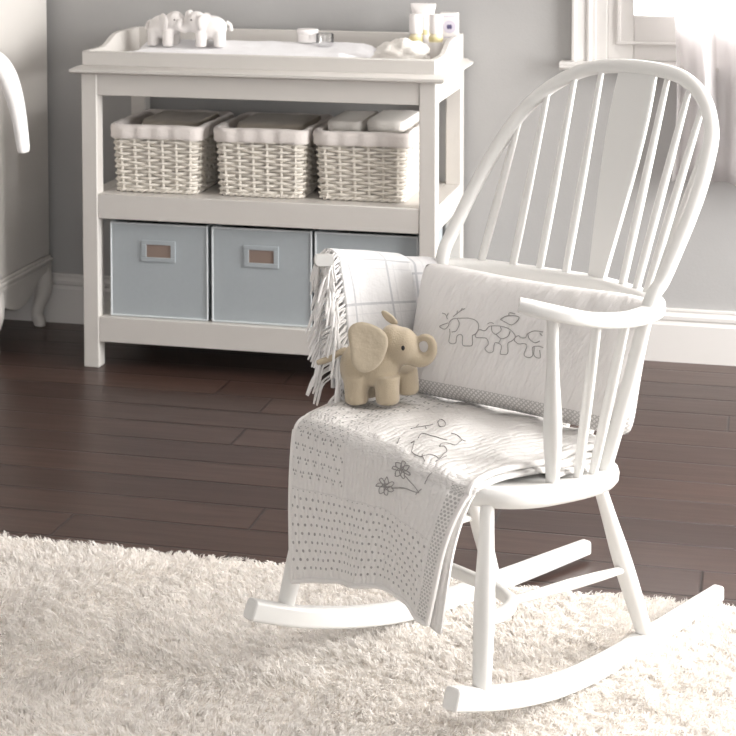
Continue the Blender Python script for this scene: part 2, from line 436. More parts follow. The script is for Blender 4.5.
# jamb linings
box(bm, WX0, WX0 + .035, WY, WY + .12, WZ0, WZ1); box(bm, WX1 - .035, WX1, WY, WY + .12, WZ0, WZ1)
win = struct('window_1', bm, 'trim', bevel=.002)
bm = BM(); prism(bm, [(WY + .1, .836), (WY - .052, .836), (WY - .060, .842), (WY - .060, .852), (WY - .052, .859), (WY + .1, .859)], 'x', -.60, WX1 + .1)
struct('sill', bm, 'trim', win, bevel=.002)
bm = BM()
sy0, sy1 = WY + .02, WY + .065; sx0, sx1 = WX0 + .035, WX1 - .035
box(bm, sx0, sx0 + .075, sy0, sy1, .859, WZ1); box(bm, sx1 - .075, sx1, sy0, sy1, .859, WZ1)
box(bm, sx0 + .075, sx1 - .075, sy0, sy1, .859, .99); box(bm, sx0 + .075, sx1 - .075, sy0, sy1, WZ1 - .08, WZ1)
box(bm, -.45 + .5 - .02, -.45 + .5 + .02, sy0, sy1, .985, WZ1 - .08)
# raised bead around the sash
box(bm, sx0 + .026, sx0 + .038, sy0 - .009, sy0, .912, WZ1); box(bm, sx0 + .026, sx1 - .03, sy0 - .009, sy0, .905, .915)
struct('sash', bm, 'trim', win, bevel=.003)
bm = BM(); box(bm, sx0 + .07, sx1 - .07, sy0 + .02, sy0 + .024, .98, WZ1 - .075); struct('pane', bm, 'glass', win)

# sheer curtain at the window
bm = BM()
def cur(u, v):
    z = .532 + (2.32 - .532) * v + .004 * math.sin(u * 40)
    x = -.288 + .76 * u + .012 * math.sin(v * 5 + 1) * (1 - u) + .010 * math.sin(v * 11)
    y = 4.885 + .020 * math.sin(u * 46 + 1.2 * math.sin(v * 2)) + .009 * math.sin(u * 97 + v * 3)
    return (x, y, z)
grid(bm, 150, 30, cur)
cu = thing('curtain', 'sheer white floor-side curtain hanging over the bright window', 'curtain', (0, 0, 0))
obj('curtain_panel', bm, 'sheer', cu, solid=.0012)
bm = BM(); tube(bm, [(-.64, 4.885, 2.33), (.76, 4.885, 2.33)], .012, 12); obj('curtain_rod', bm, 'trim', cu)
for x in (-.6, .72):
    bm = BM(); box(bm, x - .01, x + .01, 4.885, WY, 2.322, 2.338); obj('rod_bracket', bm, 'trim', cu)
cu['label'] = 'sheer white curtain hanging in front of the bright window'

# ------------------------------------------------------------------ wardrobe at the left edge
wd = thing('wardrobe', 'white wardrobe on curved legs at the left edge of the room', 'wardrobe', (-2.176, 4.93, 0))
# local: x from -.62 to 0 (right side face at 0), y from -.40 to 0
bm = BM(); box(bm, -.62, 0, -.38, 0, .215, 2.05); obj('body', bm, 'paint', wd, bevel=.012, seg=3)
bm = BM()
for (z0, o) in ((.186, .003), (.196, .007), (.206, .002)): box(bm, -.62 - o, o, -.38 - o, min(.0 + o, .02), z0, z0 + .012)
obj('base_moulding', bm, 'paint', wd, bevel=.004, seg=3)
bm = BM()   # shaped apron of the right side (profile in y,z)
ap = [(-.385, .19)] + [(-.385, .10)] + [(-.355, .128), (-.33, .130), (-.30, .117), (-.265, .106), (-.225, .104), (-.19, .110), (-.15, .125), (-.11, .148), (-.075, .165), (-.045, .170), (-.02, .160), (0, .150), (0, .19)]
prism(bm, ap, 'x', -.024, .004)
obj('side_apron', bm, 'paint', wd, bevel=.003)
bm = BM(); prism(bm, [(-.62, .19), (-.62, .12), (-.55, .13), (-.45, .155), (-.31, .165), (-.17, .155), (-.07, .13), (0, .12), (0, .19)], 'y', -.385, -.361)
obj('front_apron', bm, 'paint', wd, bevel=.003)
def cab(bm, x, y, sx, sy):
    pts = [(x, y, .19), (x + .012 * sx, y + .012 * sy, .15), (x + .014 * sx, y + .014 * sy, .11), (x + .002 * sx, y + .002 * sy, .07), (x - .006 * sx, y - .006 * sy, .035), (x + .002 * sx, y + .002 * sy, .008), (x + .002 * sx, y + .002 * sy, 0)]
    tube(bm, catmull(pts, 4), [.028, .030, .026, .020, .017, .019, .018], 14)
for x, y, sx, sy in ((-.028, -.352, 1, -1), (-.028, -.028, 1, .3), (-.592, -.352, -1, -1), (-.592, -.028, -1, .3)):
    bm = BM(); cab(bm, x, y, sx, sy); obj('leg', bm, 'paint', wd)
for k, (x0, x1) in enumerate(((-.605, -.315), (-.305, -.015))):
    bm = BM(); box(bm, x0, x1, -.398, -.381, .235, 2.02); d = obj('door', bm, 'paint', wd, bevel=.004)
    bm = BM(); ball(bm, (x1 - .03 if k == 0 else x0 + .03, -.412, 1.05), .014); obj('knob', bm, 'chrome', d)

# cardigan hung on the wardrobe, its sleeve reaches into the picture
cg = thing('cardigan', 'white knitted baby cardigan hanging on the wardrobe, sleeve dangling', 'clothing', (-2.14, 4.42, .895))
bm = BM()
sl = [(-.05, 0, -.02), (.02, 0, -.018), (.062, -.003, -.055), (.088, -.005, -.115), (.104, -.006, -.185), (.116, -.006, -.275)]
tube(bm, catmull(sl, 5), [.046, .043, .037, .031, .026, .022], 16, sect=[(math.cos(a) * 1.0, math.sin(a) * .75) for a in [2 * PI * k / 16 for k in range(16)]])
bd = [(-.12, 0, .01), (-.12, 0, -.12), (-.12, 0, -.30)]
obj('sleeve', bm, 'knit', cg, sub=1)
bm = BM()
def torso(u, v):
    a = u * 2 * PI; wz = .10 + .012 * v; sh = min(1, .35 + 2.2 * v)
    return (-.115 + wz * sh * math.cos(a), .026 * math.sin(a) * min(1, .3 + 2 * v), .005 - .33 * v + .02 * (1 - abs(math.cos(a))) * (1 - v))
grid(bm, 32, 16, torso); obj('knit_body', bm, 'knit', cg, solid=.004)
bm = BM(); tube(bm, catmull([(-.23, 0, -.01), (-.115, 0, .035), (0, 0, -.005)], 8), .005, 10); tube(bm, catmull([(-.115, 0, .035), (-.115, 0, .07), (-.1, .02, .085), (-.09, .041, .07)], 5), .002, 8)
obj('coat_hanger', bm, 'chrome', cg)

# ------------------------------------------------------------------ changing table
TX0, TX1, TY0, TY1 = -1.894, -.880, 4.512, 4.940
tb = thing('changing_table', 'white wooden changing table with two open shelves and raised tray top', 'changing table', ((TX0 + TX1) / 2, (TY0 + TY1) / 2, 0))
ox, oy = tb.location.x, tb.location.y
def tbox(bm, x0, x1, y0, y1, z0, z1): box(bm, x0 - ox, x1 - ox, y0 - oy, y1 - oy, z0, z1)
L = .046
for x in (TX0, TX1 - L):
    for y in (TY0, TY1 - L):
        bm = BM(); tbox(bm, x, x + L, y, y + L, 0, .838); obj('leg', bm, 'paint', tb, bevel=.003)
for a in ((TX0 + L, TX1 - L, TY0 + .003, TY0 + .024), (TX0 + L, TX1 - L, TY1 - .024, TY1 - .003), (TX0 + .003, TX0 + .024, TY0 + L, TY1 - L), (TX1 - .024, TX1 - .003, TY0 + L, TY1 - L)):
    bm = BM(); tbox(bm, *a, .776, .838); obj('apron_rail', bm, 'paint', tb, bevel=.0015)
for z0, z1 in ((.427, .496), (.075, .146)):
    bm = BM(); tbox(bm, TX0 + L, TX1 - L, TY0 + .002, TY1 - .002, z0, z1); tbox(bm, TX0 + .002, TX0 + L, TY0 + L, TY1 - L, z0, z1); tbox(bm, TX1 - L, TX1 - .002, TY0 + L, TY1 - L, z0, z1); bmesh.ops.remove_doubles(bm, verts=bm.verts, dist=1e-6)
    obj('shelf', bm, 'paint', tb, bevel=.002)
bm = BM()   # moulded top: section stacked in rings
pr = [(.0, .836), (.020, .838), (.028, .843), (.028, .850), (.020, .853), (.010, .858), (0, .860)]
ringz = []
for o_, z in pr:
    o_ -= .002
    ringz.append([bm.verts.new((x - ox, y - oy, z)) for x, y in ((TX0 - o_, TY0 - o_), (TX1 + o_, TY0 - o_), (TX1 + o_, min(TY1 + o_, 4.944)), (TX0 - o_, min(TY1 + o_, 4.944)))])
for A, B in zip(ringz, ringz[1:]):
    for k in range(4): bm.faces.new((A[k], A[(k + 1) % 4], B[(k + 1) % 4], B[k]))
bm.faces.new(ringz[0][::-1]); bm.faces.new(ringz[-1])
obj('moulded_top', bm, 'paint', tb, angle=30)
bm = BM(); tbox(bm, TX0 + .002, TX1 - .002, TY0 + .002, TY0 + .020, .858, .899); obj('tray_front', bm, 'paint', tb, bevel=.003)
bm = BM(); tbox(bm, TX0 + .002, TX1 - .002, TY1 - .018, TY1 - .001, .858, .932); obj('tray_back', bm, 'paint', tb, bevel=.003)
for x in (TX0 + .002, TX1 - .018):
    bm = BM()
    pf = [(TY0 + .019, .858), (TY0 + .019, .899), (TY0 + .125, .899), (TY0 + .150, .902), (TY0 + .175, .910), (TY0 + .205, .922), (TY0 + .232, .929), (TY0 + .265, .932), (TY1 - .017, .932), (TY1 - .017, .858)]
    prism(bm, [(a - oy, z) for a, z in pf], 'x', x - ox, x + .016 - ox); obj('tray_side', bm, 'paint', tb, bevel=.002, angle=30)

# changing mat in the tray
bm = BM()
def matfn(u, v):
    x = -1.835 + .725 * u; y = 4.545 + .345 * v
    e = min(1, min(u, 1 - u) * .725 / .03, min(v, 1 - v) * .345 / .03); e = math.sqrt(max(0, 1 - (1 - e) ** 2))
    lip = .012 * math.exp(-((v - .12) / .10) ** 2) + .020 * math.exp(-((v - .86) / .13) ** 2)
    bump = .004 * mnoise.noise(Vector((x * 9, y * 14, 0))) + .003 * mnoise.noise(Vector((x * 22, y * 30, 3)))
    sag = pw(u, [(0, -.006), (.25, 0), (.8, 0), (.93, .004), (1, -.012)])
    return (x, y, .860 + e * (.026 + lip + sag + bump))
grid(bm, 90, 40, matfn)
o = obj('changing_mat', bm, 'mat'); tag(o, 'white padded changing mat lying in the tray of the table', 'changing mat')
def mat_z(x, y): return matfn((x + 1.835) / .725, (y - 4.545) / .345)[2]

# ------------------------------------------------------------------ plush elephants
def remeshed(name, build, mat, parent, voxel=.003, smooth=8):
    bm = BM(); build(bm)
    me = bpy.data.meshes.new('t'); bm.to_mesh(me); bm.free()
    t = bpy.data.objects.new('t', me); COL.objects.link(t)
    d = t.modifiers.new('r', 'REMESH'); d.mode = 'VOXEL'; d.voxel_size = voxel
    d = t.modifiers.new('s', 'SMOOTH'); d.iterations = smooth; d.factor = .5
    dg = bpy.context.evaluated_depsgraph_get(); dg.update()
    me2 = bpy.data.meshes.new_from_object(t.evaluated_get(dg)); me2.name = name
    bpy.data.objects.remove(t); bpy.data.meshes.remove(me)
    o = bpy.data.objects.new(name, me2); COL.objects.link(o)
    me2.materials.clear(); me2.materials.append(M[mat])
    for p in me2.polygons: p.use_smooth = True
    if parent: o.parent = parent
    return o

def flap(name, outline, centre, n, mat, parent, th=.007, bow=.006, place=None, sub=1):
    """soft padded ear: outline (2D) -> cushion, then placed by matrix."""
    bm = BM(); m = len(outline); R = 5
    ring = []
    for k in range(R + 1):
        f = k / R
        ring.append([Vector((centre[0] + (p[0] - centre[0]) * f, centre[1] + (p[1] - centre[1]) * f, 0)) for p in outline] if k else [Vector((centre[0], centre[1], 0))])
    for side in (1, -1):
        prev = None
        for k in range(R + 1):
            f = k / R; h = side * th * .5 * math.sqrt(max(0, 1 - f ** 3)) + bow * (f * f)
            cur_ = [bm.verts.new((p.x, p.y, p.z + h)) for p in ring[k]]
            if prev:
                for i in range(m):
                    j = (i + 1) % m
                    if len(prev) == 1: bm.faces.new((prev[0], cur_[i], cur_[j]))
                    else: bm.faces.new((prev[i], cur_[i], cur_[j], prev[j]))
            prev = cur_
    bmesh.ops.remove_doubles(bm, verts=bm.verts, dist=1e-5)
    bmesh.ops.transform(bm, matrix=place, verts=bm.verts)
    return obj(name, bm, mat, parent, sub=sub, angle=80)

S = 1 / 565
def beige_elephant():
    t = thing('plush_elephant', 'beige plush elephant with curled trunk standing on the quilt', 'soft toy')
    def E(px, py): return ((px - 382) * S, (402 - py) * S)
    def body(bm):
        x, z = E(374, 362); ball(bm, (x, 0, z), (.053, .036, .043), 24, 16)
        x, z = E(356, 366); ball(bm, (x, 0, z), (.026, .034, .040), 20, 14)
        x, z = E(405, 345); ball(bm, (x, 0, z), (.031, .030, .034), 24, 16)
        x, z = E(396, 341); ball(bm, (x, 0, z), (.026, .029, .032), 24, 16)
        for px, y in ((359, -.019), (366, .022), (390, -.019), (405, .024)):
            x, z = E(px, 372); top = Vector((x, y * .9, z)); bx, bz = E(px + (0 if px != 405 else 2), 397 if px != 405 else 394)
            tube(bm, [top, (bx, y, bz + .014), (bx, y, bz + .003), (bx, y, bz - .004), (bx, y, bz - .0055)], [.024, .0215, .022, .020, .014], 18)
        tr = [E(*p) for p in ((408, 346), (415, 354), (424, 358.5), (432.5, 355), (436, 346.5), (434, 338.5), (428, 335.5), (423, 337.5))]
        tube(bm, catmull([(a, -.002, b) for a, b in tr], 5), [.023, .0185, .0138, .0108, .0090, .0080, .0072, .0062], 14)
    remeshed('plush_body', body, 'beige_plush', t, .0025, 16)
    # near ear (camera side is -y): drawn as an outline in px around its hinge
    ear = [(394, 325), (396, 334), (393, 345), (388, 356), (380, 363), (369, 367), (359, 362), (354, 351), (355.5, 340), (353, 329), (352.5, 318), (358, 312), (368, 310), (379, 314), (388, 319)]
    out = [E(*p) for p in ear]
    X = Matrix.Translation((0, -.0375, 0)) @ Matrix(((1, 0, 0), (0, 0, -1), (0, 1, 0))).to_4x4()
    hz = E(394, 335)
    tilt = Matrix.Translation((hz[0], hz[1], 0)) @ Matrix.Rotation(math.radians(14), 4, 'Y') @ Matrix.Translation((-hz[0], -hz[1], 0))
    flap('ear', out, E(374, 339), 0, 'beige_inner', t, .010, .005, X @ tilt)
    ear2 = [(402, 327), (397, 329), (390, 326), (384, 320), (381.5, 314), (384, 311.5), (390, 314), (397, 320)]
    X2 = Matrix.Translation((0, .030, 0)) @ Matrix(((1, 0, 0), (0, 0, -1), (0, 1, 0))).to_4x4()
    flap('ear', [E(*p) for p in ear2], E(391, 320), 0, 'beige_inner', t, .009, .002, X2)
    bm = BM(); tl = [E(*p) for p in ((349, 350), (342, 351), (334, 356), (326, 358.5), (319, 360))]
    tube(bm, catmull([(a, 0 - .004 * i, b) for i, (a, b) in enumerate(tl)], 4), [.0080, .0064, .0054, .0058, .0062, .0042], 10); obj('tail', bm, 'beige_plush', t, sub=1)
    for y in (-1, 1):
        bm = BM(); x, z = E(408, 342.5); ball(bm, (x, y * .0288, z), (.0032, .0018, .0045), 12, 8); obj('eye', bm, 'eye', t)
    return t

def white_elephant(name, label, loc, rz, raised):
    t = thing(name, label, 'soft toy', loc, rz, 'white plush elephants on the changing mat')
    def body(bm):
        ball(bm, (-.012, 0, .055), (.044, .032, .034), 20, 14)
        ball(bm, (.032, 0, .070), (.029, .028, .032), 20, 14)
        for x in (-.034, .018):
            for y in (-.017, .017):
                tube(bm, [(x, y, .05), (x, y, .012), (x, y, .002), (x, y, 0)], [.017, .0165, .0165, .013], 14)
        if raised: tr = [(.045, 0, .068), (.062, 0, .060), (.074, 0, .070), (.077, 0, .086), (.080, 0, .100), (.079, 0, .106)]
        else: tr = [(.045, 0, .062), (.062, 0, .052), (.076, 0, .052), (.085, 0, .062), (.080, 0, .073), (.071, 0, .071)]
        tube(bm, catmull(tr, 4), [.020, .014, .011, .0105, .010, .008] if not raised else [.020, .014, .012, .012, .0115, .008], 12)
    remeshed('plush_body', body, 'white_plush', t, .0032, 9)
    eo = [(.020 + .026 * math.cos(a) * (1 + .1 * math.sin(2 * a)) - .018, .066 + .033 * math.sin(a)) for a in [2 * PI * k / 14 for k in range(14)]]
    for sgn in (-1, 1):
        X = Matrix.Translation((0, sgn * .034, 0)) @ Matrix(((1, 0, 0), (0, 0, -sgn * 1.0), (0, 1, 0))).to_4x4()
        piv = Matrix.Translation((.022, 0, 0)) @ Matrix.Rotation(math.radians(24), 4, 'Y') @ Matrix.Translation((-.022, 0, 0))
        flap('ear', eo, (.002, .066), 0, 'white_plush', t, .011, .004, X @ piv)
        bm = BM(); ball(bm, (.045, sgn * .0245, .078), .0026, 10, 6); obj('eye', bm, 'dark', t)
    bm = BM(); tube(bm, catmull([(-.053, 0, .07), (-.064, 0, .062), (-.067, 0, .045)], 4), [.006, .005, .006], 8); obj('tail', bm, 'white_plush', t)
    t.scale = (1.02, 1.02, 1.02); return t
y0 = 4.800
white_elephant('plush_elephant', 'white plush elephant on the changing mat, trunk raised, facing right', (-1.745, y0, mat_z(-1.745, y0) - .001), math.radians(-14), True)
white_elephant('plush_elephant', 'white plush elephant on the changing mat, trunk curled, facing left', (-1.612, y0 - .012, mat_z(-1.612, y0) - .001), math.radians(180 + 12), False)

# ------------------------------------------------------------------ toiletries, cloth on the tray
TZ = .860
tu = thing('lotion_tube', 'tall white lotion tube standing on its cap at the tray corner', 'toiletry', (-.985, 4.855, TZ))
bm = BM(); 
sec = [(.020, .020, .030), (.021, .021, .034), (.022, .0215, .06), (.026, .016, .105), (.0335, .007, .142), (.0375, .0018, .156), (.0375, .0016, .164)]
rg = []
for a, b_, z in sec: rg.append([bm.verts.new((a * math.cos(2 * PI * k / 24), b_ * math.sin(2 * PI * k / 24), z)) for k in range(24)])
for A, B in zip(rg, rg[1:]):
    for k in range(24): bm.faces.new((A[k], A[(k + 1) % 24], B[(k + 1) % 24], B[k]))
bm.faces.new(rg[0][::-1]); bm.faces.new(rg[-1]); obj('tube_body', bm, 'plastic', tu)
bm = BM(); lathe(bm, [(.021, 0), (.0215, .003), (.0215, .026), (.019, .031)], 24); obj('cap', bm, 'plastic', tu)
bm = BM()
def band(u, v):
    a = PI + .35 + (PI - .7) * u; z = .075 + .014 * v; k = (z - .06) / .045
    ra = .022 + .004 * k; rb = .0215 - .0055 * k
    return (ra * 1.03 * math.cos(a), rb * 1.06 * math.sin(a), z)
grid(bm, 12, 2, band); obj('printed_band', bm, 'yellow', tu)
bm = BM(); ball(bm, (-.023, -.0075, .118), (.0034, .0022, .0034), 12, 8); obj('printed_spot', bm, 'dark', tu)

bo = thing('lotion_bottle', 'small white capped bottle with yellow band next to the square emblem box', 'toiletry', (-.937, 4.80, TZ))
bm = BM(); lathe(bm, [(.017, 0), (.0195, .002), (.0195, .072), (.018, .078), (.014, .082), (.014, .086)], 28); obj('bottle_body', bm, 'cream', bo)
bm = BM(); lathe(bm, [(.0185, .083), (.0195, .085), (.0195, .134), (.0178, .138)], 28); obj('cap', bm, 'plastic', bo)
bm = BM(); lathe(bm, [(.0198, .062), (.0201, .063), (.0201, .073), (.0198, .074)], 28); obj('printed_band', bm, 'yellow', bo)
bm = BM(); lathe(bm, [(.0198, .006), (.0201, .007), (.0201, .058), (.0198, .059)], 28); obj('paper_label', bm, 'plastic', bo)

bo2 = dup(bo, (-.993, 4.795, TZ), 'small white capped bottle with pale band standing before the tall lotion tube')
bx = thing('soap_box', 'square white box with violet round emblem at tray back corner', 'toiletry', (-.915, 4.890, TZ))
bm = BM(); box(bm, -.026, .026, -.014, .014, 0, .136); obj('carton', bm, 'plastic', bx, bevel=.0015)
bm = BM(); lathe(bm, [(.0185, 0), (.0185, .0006)], 30); bmesh.ops.transform(bm, matrix=Matrix.Translation((.003, -.0141, .096)) @ Matrix.Rotation(PI / 2, 4, 'X'), verts=bm.verts); em = obj('emblem', bm, 'lilac', bx)
bm = BM()
for dx in (-.0034, .0034):
    lathe(bm, [(.0042, 0), (.0042, .0006)], 18, dx, 0); 
bmesh.ops.transform(bm, matrix=Matrix.Translation((.003, -.0148, .096)) @ Matrix.Rotation(PI / 2, 4, 'X') @ Matrix.Diagonal((1, 1.7, 1, 1)), verts=bm.verts); obj('emblem_mark', bm, 'purple', em)
for z, w in ((.124, .036), (.064, .030)):
    bm = BM(); box(bm, -w / 2, w / 2, -.0146, -.0139, z, z + .003); obj('printed_line', bm, 'lilac', bx)

def lumpy(bm, c, r, amp, fr, seed=0, seg=48, rings=28, squash=.35):
    ball(bm, (0, 0, 0), 1, seg, rings)
    for v in bm.verts:
        d = v.co.normalized(); n = mnoise.noise(d * fr + Vector((seed, 0, 0))) + .5 * mnoise.noise(d * fr * 2.3 + Vector((0, seed, 0)))
        k = 1 + amp * n
        p = Vector((d.x * r[0] * k, d.y * r[1] * k, d.z * r[2] * k))
        if p.z < -r[2] * squash: p.z = -r[2] * squash
        v.co = p + Vector(c) + Vector((0, 0, r[2] * squash))
bm = BM(); lumpy(bm, (-1.012, 4.70, TZ + .001), (.080, .055, .052), .26, 2.6, 5)
o = obj('muslin_cloth', bm, 'towel', angle=180); tag(o, 'crumpled white terry cloth lying at the right end of the tray', 'cloth')
# small items at the back of the mat
yb = 4.842
jr = thing('cream_jar', 'small white jar standing at the back of the changing mat', 'toiletry', (-1.325, yb, mat_z(-1.325, yb) - .002))
bm = BM(); lathe(bm, [(.026, 0), (.029, .002), (.029, .022), (.027, .024)], 28); obj('jar_body', bm, 'plastic', jr)
bm = BM(); lathe(bm, [(.030, .023), (.031, .025), (.031, .037), (.029, .039)], 28); obj('lid', bm, 'plastic', jr)
bm = BM()
lathe(bm, [(.024, 0), (.0255, .004), (.0255, .030), (.022, .033)], 28)
o = obj('clear_lid', bm, 'clearplastic'); o.location = (-1.268, yb - .02, mat_z(-1.268, yb - .02) - .001); o.rotation_euler = (0, 0, 0)
tag(o, 'clear round plastic lid lying next to the small white jar', 'lid')

# ------------------------------------------------------------------ wicker baskets
def make_basket(label, loc):
    t = thing('wicker_basket', label, 'basket', loc, 0, 'lined wicker baskets on the middle shelf')
    bw, bd, tw, td, h = .117, .148, .127, .155, .188   # half sizes bottom/top, height
    def ringpt(t_, z, off=0):
        f = z / h; w = bw + (tw - bw) * f + off; d = bd + (td - bd) * f + off; r = .022
        per = [(w - r, -d), (w, -d + r), (w, d - r), (w - r, d), (-w + r, d), (-w, d - r), (-w, -d + r), (-w + r, -d)]
        segs = [(2 * (w - r)), PI / 2 * r, 2 * (d - r), PI / 2 * r, 2 * (w - r), PI / 2 * r, 2 * (d - r), PI / 2 * r]
        tot = sum(segs); s = (t_ % 1) * tot
        k = 0
        while s > segs[k]: s -= segs[k]; k += 1
        if k == 0: return (-(w - r) + s, -d, 0, -1)
        if k == 2: return (w, -(d - r) + s, 1, 0)
        if k == 4: return ((w - r) - s, d, 0, 1)
        if k == 6: return (-w, (d - r) - s, -1, 0)
        c = {1: (w - r, -d + r, -PI / 2), 3: (w - r, d - r, 0), 5: (-w + r, d - r, PI / 2), 7: (-w + r, -d + r, PI)}[k]
        a = c[2] + s / r
        return (c[0] + r * math.cos(a), c[1] + r * math.sin(a), math.cos(a), math.sin(a))
    NS = 26
    bm = BM()
    for i in range(NS):      # stakes
        pts = []
        for z in (.004, h * .5, h - .01):
            x, y, nx, ny = ringpt(i / NS, z); pts.append((x, y, z))
        tube(bm, pts, .0044, 6)
    obj('stakes', bm, 'wicker', t)
    bm = BM(); rows = 17
    rnd = random.Random(3)
    for rI in range(rows):
        z = .016 + (h - .05) * rI / (rows - 1) ; n = NS * 6
        pts = []
        for k in range(n):
            tt = k / n; ph = 1 if rI % 2 else -1
            off = .0060 * math.cos(PI * tt * NS) * ph
            x, y, nx, ny = ringpt(tt, z); zz = z + .0012 * math.sin(tt * 40 + rI) + rnd.uniform(-.0004, .0004)
            pts.append(Vector((x + nx * off, y + ny * off, zz)))
        rr = .0042
        rings = []
        for k in range(n):
            a = pts[k - 1]; b = pts[(k + 1) % n]; T = (b - a).normalized(); u_ = Vector((0, 0, 1)); w_ = T.cross(u_).normalized()
            rings.append([bm.verts.new(pts[k] + (w_ * math.cos(2 * PI * q / 6) + u_ * math.sin(2 * PI * q / 6)) * rr) for q in range(6)])
        for k in range(n):
            A = rings[k]; B = rings[(k + 1) % n]
            for q in range(6): bm.faces.new((A[q], A[(q + 1) % 6], B[(q + 1) % 6], B[q]))
    obj('weave', bm, 'wicker', t)
    bm = BM()   # plaited foot rim
    for ph in (0, 1):
        pts = []
        n = 150
        for k in range(n + 1):
            x, y, nx, ny = ringpt(k / n, 0, .004 * math.cos(2 * PI * k / n * 25 + ph * PI)); pts.append((x, y, .0062 + .003 * math.sin(2 * PI * k / n * 25 + ph * PI)))
        tube(bm, pts, .0042, 6, cap=False)
    obj('foot_rim', bm, 'wicker', t)
    bm = BM(); box(bm, -bw + .004, bw - .004, -bd + .004, bd - .004, .004, .012); obj('base_panel', bm, 'wicker', t)
    # cotton liner: inner wall, rolled rim, turned-down cuff
    bm = BM(); n = 140; prof = [(-.011, .02), (-.011, .10), (-.012, .180), (-.006, .191), (.004, .195), (.0105, .191), (.0135, .182), (.0125, .168), (.0145, .158), (.012, .155)]
    rings = []
    for j, (o_, z) in enumerate(prof):
        rr = []
        for k in range(n):
            x, y, nx, ny = ringpt(k / n, min(z, h), 0)
            wv = 0 if j < 3 else (.0022 * mnoise.noise(Vector((x * 45, y * 45, z * 9))) + .0012 * math.sin(k * .9))
            dz = .003 * mnoise.noise(Vector((x * 18, y * 18, 5))) if j >= 3 else 0
            rr.append(bm.verts.new((x + nx * (o_ + wv), y + ny * (o_ + wv), z + dz)))
        rings.append(rr)
    for A, B in zip(rings, rings[1:]):
        for k in range(n): bm.faces.new((A[k], A[(k + 1) % n], B[(k + 1) % n], B[k]))
    bm.faces.new(rings[0])
    obj('cotton_liner', bm, 'liner', t, angle=180)
    return t
BY = 4.715
b1 = make_basket('white wicker basket nearest the wardrobe, grey-brown folded blanket inside', (-1.694, BY, .4965))
b2 = dup(b1, (-1.389, BY + .004, .4965), 'middle white wicker basket between the other two on shelf')
b3 = dup(b1, (-1.102, BY + .012, .4965), 'right-hand white wicker basket holding stacked white nappies')
def folded(name, label, loc, size, mat, group=None, seed=0, n=3):
    t = thing(name, label, 'folded cloth', loc, 0, group)
    hz = size[2] / n
    for k in range(n):
        bm = BM()
        pr = rrect(size[1] / 2, hz / 2 * .98, hz * .45, 4)
        m_ = 12; rings = []
        for i in range(m_ + 1):
            f = i / m_; x = (f - .5) * size[0]
            e = 1 - .08 * (abs(2 * f - 1) ** 6)
            rings.append([bm.verts.new((x + .004 * mnoise.noise(Vector((b_ * 60, k, seed))), a * e + .003 * mnoise.noise(Vector((x * 30, k * 3 + seed, b_ * 20))), hz * (k + .5) + b_ * (1 + .15 * mnoise.noise(Vector((x * 25, seed + k, a * 9)))))) for a, b_ in pr])
        for A, B in zip(rings, rings[1:]):
            for q in range(len(A)): bm.faces.new((A[q], A[(q + 1) % len(A)], B[(q + 1) % len(A)], B[q]))
        bm.faces.new(rings[0][::-1]); bm.faces.new(rings[-1])
        obj('fold', bm, mat, t, angle=70)
    return t
folded('folded_blanket', 'grey-brown folded blanket inside the basket nearest the wardrobe', (-1.68, BY + .03, .512), (.17, .22, .180), 'greycloth', None, 1, 3)
folded('folded_blanket', 'grey-brown folded blanket inside the middle wicker basket', (-1.383, BY + .03, .512), (.19, .24, .182), 'greycloth', None, 4, 3)
folded('nappy_stack', 'left stack of white nappies in the right-hand basket', (-1.158, BY + .012, .512), (.096, .235, .200), 'towel', 'nappy stacks', 7, 6)
folded('nappy_stack', 'right stack of white nappies in the right-hand basket', (-1.042, BY + .012, .512), (.104, .235, .205), 'towel', 'nappy stacks', 9, 6)

# ------------------------------------------------------------------ blue storage boxes
def make_box(label, loc):
    t = thing('storage_box', label, 'storage box', loc, 0, 'pale blue boxes on the bottom shelf')
    w, d, h, th = .1425, .185, .268, .006
    bm = BM(); box(bm, -w, w, -d, -d + th, 0, h); obj('front_panel', bm, 'bluebox', t, bevel=.0025)
    bm = BM(); box(bm, -w, w, d - th, d, 0, h); box(bm, -w, -w + th, -d + th, d - th, 0, h); box(bm, w - th, w, -d + th, d - th, 0, h); box(bm, -w + th, w - th, -d + th, d - th, 0, th)
    obj('box_body', bm, 'bluebox', t)
    bm = BM()
    for z in (.003, h - .002):
        tube(bm, [(-w, -d, z), (w, -d, z)], .0028, 8)
    for x in (-w, w): tube(bm, [(x, -d, .003), (x, -d, h - .002)], .0028, 8)
    for x in (-w, w): tube(bm, [(x, -d, h - .002), (x, d, h - .002)], .0028, 8)
    obj('piping', bm, 'bluepipe', t)
    cx, cz = -.0, h - .077
    bm = BM(); a, b_, c, e = .050, .030, .036, .018
    for q in ((-a, a, c and e, b_), (-a, a, -b_, -e)): box(bm, cx + q[0], cx + q[1], -d - .004, -d + .001, cz + q[2], cz + q[3])
    for q in ((-a, -c), (c, a)): box(bm, cx + q[0], cx + q[1], -d - .004, -d + .001, cz - e, cz + e)
    lf = obj('label_frame', bm, 'bluebox', t, bevel=.001)
    bm = BM(); box(bm, cx - c, cx + c, -d - .0012, -d + .0005, cz - e, cz + e); obj('label_card', bm, 'labelcard', lf)
    return t
x1 = make_box('pale blue fabric storage box at the wardrobe end of bottom shelf', (-1.676, 4.722, .1465))
x2 = dup(x1, (-1.3755, 4.722, .1465), 'middle pale blue fabric storage box of three on bottom shelf')
x3 = dup(x1, (-1.078, 4.722, .1465), 'pale blue fabric storage box half hidden behind the plaid throw')

